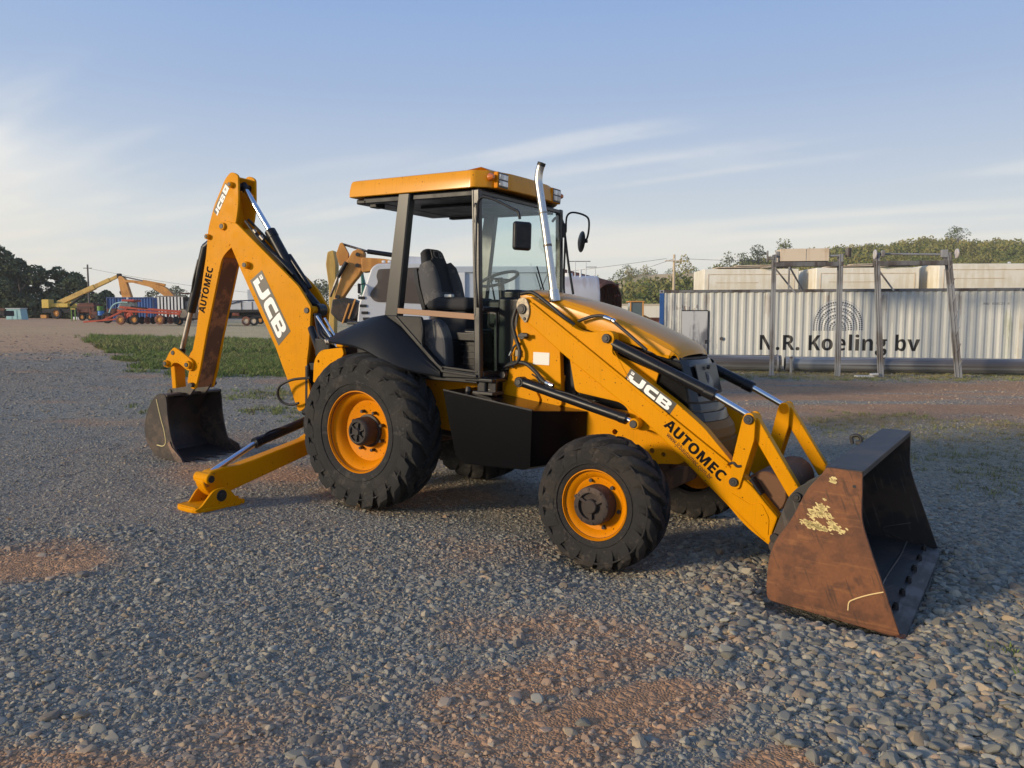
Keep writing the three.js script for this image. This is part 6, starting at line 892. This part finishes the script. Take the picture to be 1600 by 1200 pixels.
{ // ---- utility poles and wires
  const p = thing('utility_pole', 'pale wooden utility pole in front of the hillside woods', 'pole', [14.2, at(14.2, -70), -70]); mesh('shaft', [rod([0, -.3, 0], [0, 7.0, 0], .16, .10, 10)], Q.poleWood, p); mesh('cross_arm', [box(1.6, .09, .09, 0, 6.45, .1, .01)], Q.poleWood, p); mesh('brace', [bar([-.32, 0, 0], [-.06, 2.6, 0], .06, .06, .006)], Q.poleWood, p); for (const x of [-.7, 0, .7]) mesh('insulator', [rod([x, 6.5, .1], [x, 6.68, .1], .05, .03, 8)], Q.steelWhite, p);
  const wire = (label, a, b, sag) => { const pts = []; for (let i = 0; i <= 12; i++) { const t = i / 12; pts.push([lerp(a[0], b[0], t), lerp(a[1], b[1], t) - sag * 4 * t * (1 - t), lerp(a[2], b[2], t)]); } const w = mesh('power_line', tube(pts, .018, 40, 5), Q.wire, scene); w.name = numbered('power_line'); tag(w, label, 'power line'); };
  const py = at(14.2, -70);
  wire('highest power line running left from the pale utility pole', [13.5, py + 6.65, -69.9], [-30, 7.5, -150], .8); wire('power line running left from the pole top over the bare slope', [14.2, py + 6.65, -69.9], [8, 7.5, -170], .7); wire('power line running right from the pole top to the hill', [14.9, py + 6.65, -69.9], [70, 16, -160], 1.2); wire('low power line running right from the middle of the pole', [14.2, py + 4.4, -69.9], [30, 3.2, -75], .4);
  const q = thing('utility_pole', 'thin dark utility pole above the left tree bank', 'pole', [-59.5, at(-59.5, -112), -112]); mesh('shaft', [rod([0, -.3, 0], [0, 7.6, 0], .16, .11, 8)], Q.wire, q); mesh('cross_arm', [box(1.2, .10, .10, 0, 7.1, 0, .01)], Q.wire, q);
  wire('power line sloping down from the left pole towards the digger stick', [-59.5, at(-59.5, -112) + 7.1, -112], [-30, 4.5, -112], .5);
}
{ // ---- left background
  let t = thing('mobile_crane', 'yellow mobile crane with its long boom raised to the right', 'crane', [-61.5, at(-61, -105), -105]); const y0 = 0;
  mesh('carrier', [box(5.2, .55, 2.2, 2.7, 1.0, 0, .08)], Q.dark, t); mesh('cab', [box(.95, 1.15, 1.2, .55, 1.95, .5, .08)], Q.craneYellow, t); mesh('deck', [box(2.6, .55, 1.8, 2.0, 1.75, -.2, .1), ext([[1.6, 1.9], [4.4, .95], [4.9, 1.25], [4.2, 1.9], [2.5, 2.6], [1.6, 2.4]], -.9, .1, { bev: .03, r: .1 })], Q.craneYellow, t);
  mesh('boom', [bar([1.7, 2.0, 0], [6.6, 4.2, 0], .62, .62, .04), bar([6.4, 4.12, 0], [8.6, 5.12, 0], .48, .50, .03), bar([8.4, 5.0, 0], [9.7, 5.6, 0], .36, .40, .03)], Q.tanPale, t); mesh('lift_ram', [rod([2.6, 1.3, .1], [5.2, 3.2, .1], .16)], Q.dark, t); mesh('boom_head', [box(.5, .65, .5, 9.85, 5.6, 0, .06), bar([9.7, 5.3, 0], [10.3, 5.2, 0], .2, .12, .02)], Q.dark, t); mesh('hoist_cable', [rod([10.0, 5.3, 0], [10.0, 3.6, 0], .03, .03, 6)], Q.dark, t); mesh('hook_block', [lathe([[0, 0], [.12, .06], [.22, .3], [.2, .5], [.08, .62], [0, .62]], 14, [10.0, 3.1, 0], [10.0, 4.1, 0])], Q.dark, t);
  wheelAt('wheel', t, 2.0, .72, 1.0, .72, .6, Q.tyre, Q.tan); wheelAt('wheel', t, 4.4, .72, 1.0, .72, .6, Q.tyre, Q.dark); mesh('outrigger', [box(.8, .45, .5, .1, .3, .6, .05)], Q.tan, t);
  t = thing('tan_excavator', 'tan excavator arm bent high above the blue container', 'excavator', [-46.5, at(-46, -95), -95]); const B = at(-46, -95);
  mesh('stick', [ext([[-.3, 6.45 - B, .2], [.1, 6.55 - B, .2], [.55, 6.2 - B, .2], [1.15, 4.2 - B], [1.3, 2.6 - B], [.4, 2.6 - B], [-.1, 5.0 - B]], -.3, .3, { bev: .03, r: .1 })], Q.tan, t); mesh('boom', [ext([[.5, 5.75 - B], [1.4, 5.75 - B, .3], [3.6, 5.2 - B, .4], [5.0, 4.3 - B, .4], [6.3, 3.0 - B], [7.0, 2.0 - B], [7.6, 2.3 - B], [6.6, 3.9 - B, .3], [5.4, 5.2 - B, .5], [3.9, 5.65 - B, .4], [1.4, 6.05 - B, .3], [.5, 6.1 - B]], -.35, .35, { bev: .03 })], Q.tan, t);
  const ec = mesh('arm_cylinder', [rod([2.6, 5.95 - B, 0], [5.2, 5.45 - B, 0], .15)], Q.tan, t); mesh('rod', [rod([.1, 6.5 - B, 0], [2.6, 5.95 - B, 0], .08)], Q.galvDark, ec); mesh('house', [box(3.4, 1.4, 2.6, 8.6, 1.9, 0, .15)], Q.tan, t); mesh('cab', [box(1.2, 1.3, 1.1, 7.6, 2.0, .9, .08)], Q.glass, t); mesh('track', [box(4.2, .9, .6, 8.2, .5, 1.1, .25)], Q.dark, t);
  t = thing('blue_container', 'bright blue corrugated container below the tan excavator arm', 'container', [-43.3, at(-43, -85), -85]); mesh('side_panel', [corrugated(4.9, 2.45, .3, .05).translate(.08, .08, 0)], Q.blue, t); mesh('shell', [box(5.0, 2.5, 2.3, 2.53, 1.27, -1.22, .02)], Q.blue, t); mesh('top_rail', [box(5.06, .12, .10, 2.53, 2.52, 0, .01)], Q.blueFade, t); mesh('bottom_rail', [box(5.06, .12, .10, 2.53, .06, 0, .01)], Q.blueFade, t); for (const x of [.05, 5.0]) mesh('corner_post', [box(.14, 2.5, .14, x, 1.27, 0, .01)], Q.blueFade, t);
  t = thing('slatted_bin', 'black bin with white upright slats right of the blue container', 'bin', [-35.7, at(-35, -80), -80]); mesh('tub', [box(2.7, 2.4, 1.6, 1.35, 1.4, -.85, .03)], Q.dark, t); for (let i = 0; i < 8; i++) mesh('slat', [box(.19, 2.2, .06, .18 + i * .34, 1.5, .02, .01)], Q.steelWhite, t); mesh('rim', [box(2.9, .10, .12, 1.4, 2.66, 0, .01)], Q.galvDark, t); mesh('side_frame', [box(1.3, 1.7, .10, 3.4, 1.3, -.2, .02)], Q.galvDark, t); mesh('roof', [box(2.9, .10, 2, 3.9, 2.95, -.5, .02)], Q.maroon, t); mesh('lamp', [box(.4, .4, .1, 4.6, 2.4, .1, .03)], Q.craneYellow, t);
  t = thing('farm_tractor', 'old grey farm tractor with a red roof in front of the blue container', 'tractor', [-38.3, at(-38, -75), -75]); mesh('bonnet', [box(1.3, .6, .8, .9, 1.1, 0, .1)], Q.maroon, t); mesh('cab', [ext([[1.4, .9], [1.4, 1.4], [1.75, 2.0, .2], [2.7, 2.05], [2.8, .9]], -.6, .6, { bev: .03 })], Q.glass, t); mesh('cab_arch', [tube([[.55, .6, .62], [.7, 1.2, .62], [1.1, 1.75, .62], [1.7, 1.95, .62], [2.4, 1.95, .62]], .07, 20)], Q.cyan, t); mesh('roof', [box(1.25, .22, 1.4, 2.45, 2.12, 0, .08)], Q.deepRed, t); mesh('beacon', [rod([2.1, 2.2, 0], [2.1, 2.42, 0], .09)], Q.steelWhite, t); mesh('exhaust', [rod([1.1, 1.4, .2], [1.1, 2.3, .2], .04)], Q.dark, t); wheelAt('wheel', t, .45, .5, .7, .5, .35, Q.tyre, Q.maroon); wheelAt('wheel', t, 2.6, .75, .75, .75, .5, Q.tyre, Q.red);
  t = thing('disc_harrow', 'long red disc harrow with a row of rusty discs beside the farm tractor', 'harrow', [-36.0, at(-34, -70), -70]); mesh('main_frame', [bar([0, .35, .2], [2.2, 1.35, .2], .16, .16, .02), bar([1.5, 1.55, 0], [6.9, 1.15, 0], .18, .2, .02), bar([1.5, 1.25, .5], [7.0, .95, .5], .16, .18, .02), bar([-1.6, .25, .3], [2.0, .55, .3], .12, .14, .02)], Q.red, t); for (let i = 0; i < 6; i++) mesh('cross_bar', [bar([1.9 + i * .95, 1.35 - i * .06, -.2], [2.2 + i * .95, .75, .6], .12, .12, .02)], Q.red, t); for (let i = 0; i < 9; i++) mesh('disc', [rod([2.6 + i * .5, .40, .45], [2.63 + i * .5, .40, .47], .34, .30, 18)], i % 2 ? Q.rustPipe : Q.dark, t); for (const [x, m] of [[1.9, Q.rustPipe], [3.1, Q.tyre], [5.3, Q.rustPipe]]) wheelAt('wheel', t, x, .45, .75, .42, .3, m === Q.tyre ? Q.tyre : Q.rustPipe, Q.tan); mesh('hydraulic_ram', [rod([2.5, 1.6, .1], [3.9, 1.45, .1], .06)], Q.dark, t);
  t = thing('maroon_trailer', 'low maroon trailer between the crane and the barrels', 'trailer', [-47.7, at(-47, -88), -88]); mesh('bed', [box(1.9, .9, 1.6, .95, 1.35, 0, .04)], Q.maroon, t); mesh('chassis', [box(1.9, .25, 1.2, .95, .7, 0, .03)], Q.dark, t); mesh('tarpaulin', [box(1.7, .2, 1.4, .95, 1.85, 0, .08)], Q.maroon, t); wheelAt('wheel', t, .5, .4, .7, .38, .3); wheelAt('wheel', t, 1.4, .4, .7, .38, .3);
  t = thing('post_frame', 'thin yellow green post frame at the front of the maroon trailer', 'frame', [-48.2, at(-48, -87), -87]); mesh('post', [box(.10, 1.5, .10, 0, .75, 0, .01)], Q.leafGreen, t); mesh('post', [box(.10, 1.3, .10, .4, .65, 0, .01)], Q.leafGreen, t); mesh('rail', [box(.5, .10, .10, .2, 1.3, .02, .01)], Q.craneYellow, t);
  const barrel = (name, label, x, y, m, r = .3, h = .46) => { const b = thing(name, label, 'barrel', [x, y, -80]); mesh('drum', [lathe([[0, 0], [r, 0], [r * 1.03, .02], [r, .05], [r, h * .5 - .02], [r * 1.03, h * .5], [r, h * .5 + .02], [r, h - .05], [r * 1.03, h - .02], [r, h], [0, h]], 24, [0, 0, 0], [0, 1, 0])], m, b); mesh('lid', [rod([0, h, 0], [0, h + .02, 0], r * .85)], Q.dark, b); return b; };
  const by = at(-41.4, -80); barrel('barrel', 'green barrel, topmost of the stack left of the tractor', -41.4, by + 1.16, Q.leafGreen); barrel('barrel', 'blue barrel in the middle of the stack left of the tractor', -41.35, by + .68, std([.03, .16, .45], .5)); barrel('barrel', 'black barrel at the bottom of the stack left of the tractor', -41.5, by, Q.dark, .36, .68);
  t = thing('pump_unit', 'dark rusty pump unit on the ground left of the barrel stack', 'pump', [-42.6, by, -80.5]); mesh('engine', [box(.8, .7, .7, .4, .75, 0, .08)], Q.maroon, t); mesh('skid', [box(1.0, .2, .8, .4, .2, 0, .03)], Q.dark, t); mesh('pipe', [rod([.1, .4, .3], [.1, 1.5, .3], .08)], Q.rustBright, t);
  t = thing('white_block', 'small white block on the ground right of the crane wheels', 'block', [-51.9, at(-51.9, -95), -95]); mesh('block', [box(.9, .35, .5, 0, .2, 0, .06)], Q.steelWhite, t); mesh('strap', [box(.08, .37, .52, .1, .2, 0, .02)], Q.dark, t);
  t = thing('pale_skip', 'pale turquoise box at the far left below the tree bank', 'skip', [-60.5, at(-60, -95), -95]); mesh('tub', [ext([[0, 0], [1.9, 0], [1.75, 1.25], [.1, 1.3]], -1.3, 0, { bev: .03 })], Q.cyan, t); mesh('lid', [box(1.85, .08, 1.4, .93, 1.32, -.6, .02)], Q.steelWhite, t); mesh('rib', [box(.08, 1.1, .05, .7, .6, .02, .01), box(.08, 1.1, .05, 1.3, .6, .02, .01)], Q.cyan, t);
  t = thing('dark_trailer', 'dark low trailer cut by the left edge of the view', 'trailer', [-60.8, at(-59, -90), -90]); mesh('bed', [box(4.0, .6, 1.8, 1.9, .75, 0, .05)], Q.dark, t); mesh('board', [box(4.0, .3, .08, 1.9, 1.2, .9, .02)], Q.maroon, t); wheelAt('wheel', t, 3.0, .4, .9, .4, .3);
  t = thing('log_trailer', 'cut log on a dark trailer at the right end of the disc harrow', 'log', [-30.1, at(-30, -71.5), -71.5]); mesh('log', [lathe([[0, 0], [.42, .02], [.44, .1], [.42, 1.7], [0, 1.72]], 24, [.75, 1.05, .6], [.30, 1.0, -.4])], std([.22, .15, .10], .9), t); mesh('cut_face', [rod([.755, 1.051, .61], [.768, 1.052, .64], .37, .37, 24)], std([.62, .46, .28], .8), t); mesh('trailer_bed', [box(1.7, .22, 1.3, .4, .52, 0, .03)], Q.dark, t); wheelAt('wheel', t, .4, .35, .6, .33, .25);
  // the old flatbed between the digging arm and the boom
  t = thing('old_flatbed', 'old flatbed lorry with a white load seen between dipper and boom', 'lorry', [-27.6, at(-26, -75), -75]); const F = at(-26, -75);
  mesh('load', [box(3.3, .75, 1.8, 2.3, 2.75 - F, 0, .06)], Q.truckWhite, t); mesh('seam', [box(.08, .75, .05, 2.4, 2.75 - F, .92, .01), box(.08, .75, .05, 3.4, 2.75 - F, .92, .01)], Q.galvDark, t); mesh('bed', [box(3.8, .24, 2.0, 2.3, 2.25 - F, 0, .03), box(3.6, .55, 1.4, 2.3, 1.85 - F, -.2, .05)], Q.dark, t); mesh('boom_rail', [bar([.2, 3.15 - F, .5], [4.0, 3.30 - F, .5], .10, .12, .01), bar([.3, 2.75 - F, .95], [2.8, 3.25 - F, .95], .10, .10, .01)], std([.02, .03, .07], .6), t); mesh('cab', [box(.8, 1.1, 1.6, .4, 2.2 - F, 0, .08)], Q.tan, t); mesh('fuel_drum', [rod([1.6, 1.95 - F, 1.0], [2.2, 1.95 - F, 1.0], .16)], Q.rustBright, t); for (const [x, m] of [[.5, Q.tyre], [2.8, Q.rustPipe], [3.5, Q.tyre]]) wheelAt('wheel', t, x, .42, .8, .42, .35, m, Q.beige);
  t = thing('white_caravan', 'pale blue grey body standing on the load of the old flatbed', 'trailer', [-27.0, at(-26, -82), -82]); mesh('body', [box(2.6, 3.2, 1.8, 1.3, 1.9, 0, .1)], Q.tipper, t); mesh('roof', [box(1.6, .4, 1.6, .9, 3.6, 0, .12)], Q.steelWhite, t); mesh('window', [box(.9, .5, .05, 1.2, 2.7, .92, .02)], Q.glass, t); wheelAt('wheel', t, 1.3, .4, .9, .4, .3);
}
renderer.render(scene, camera);
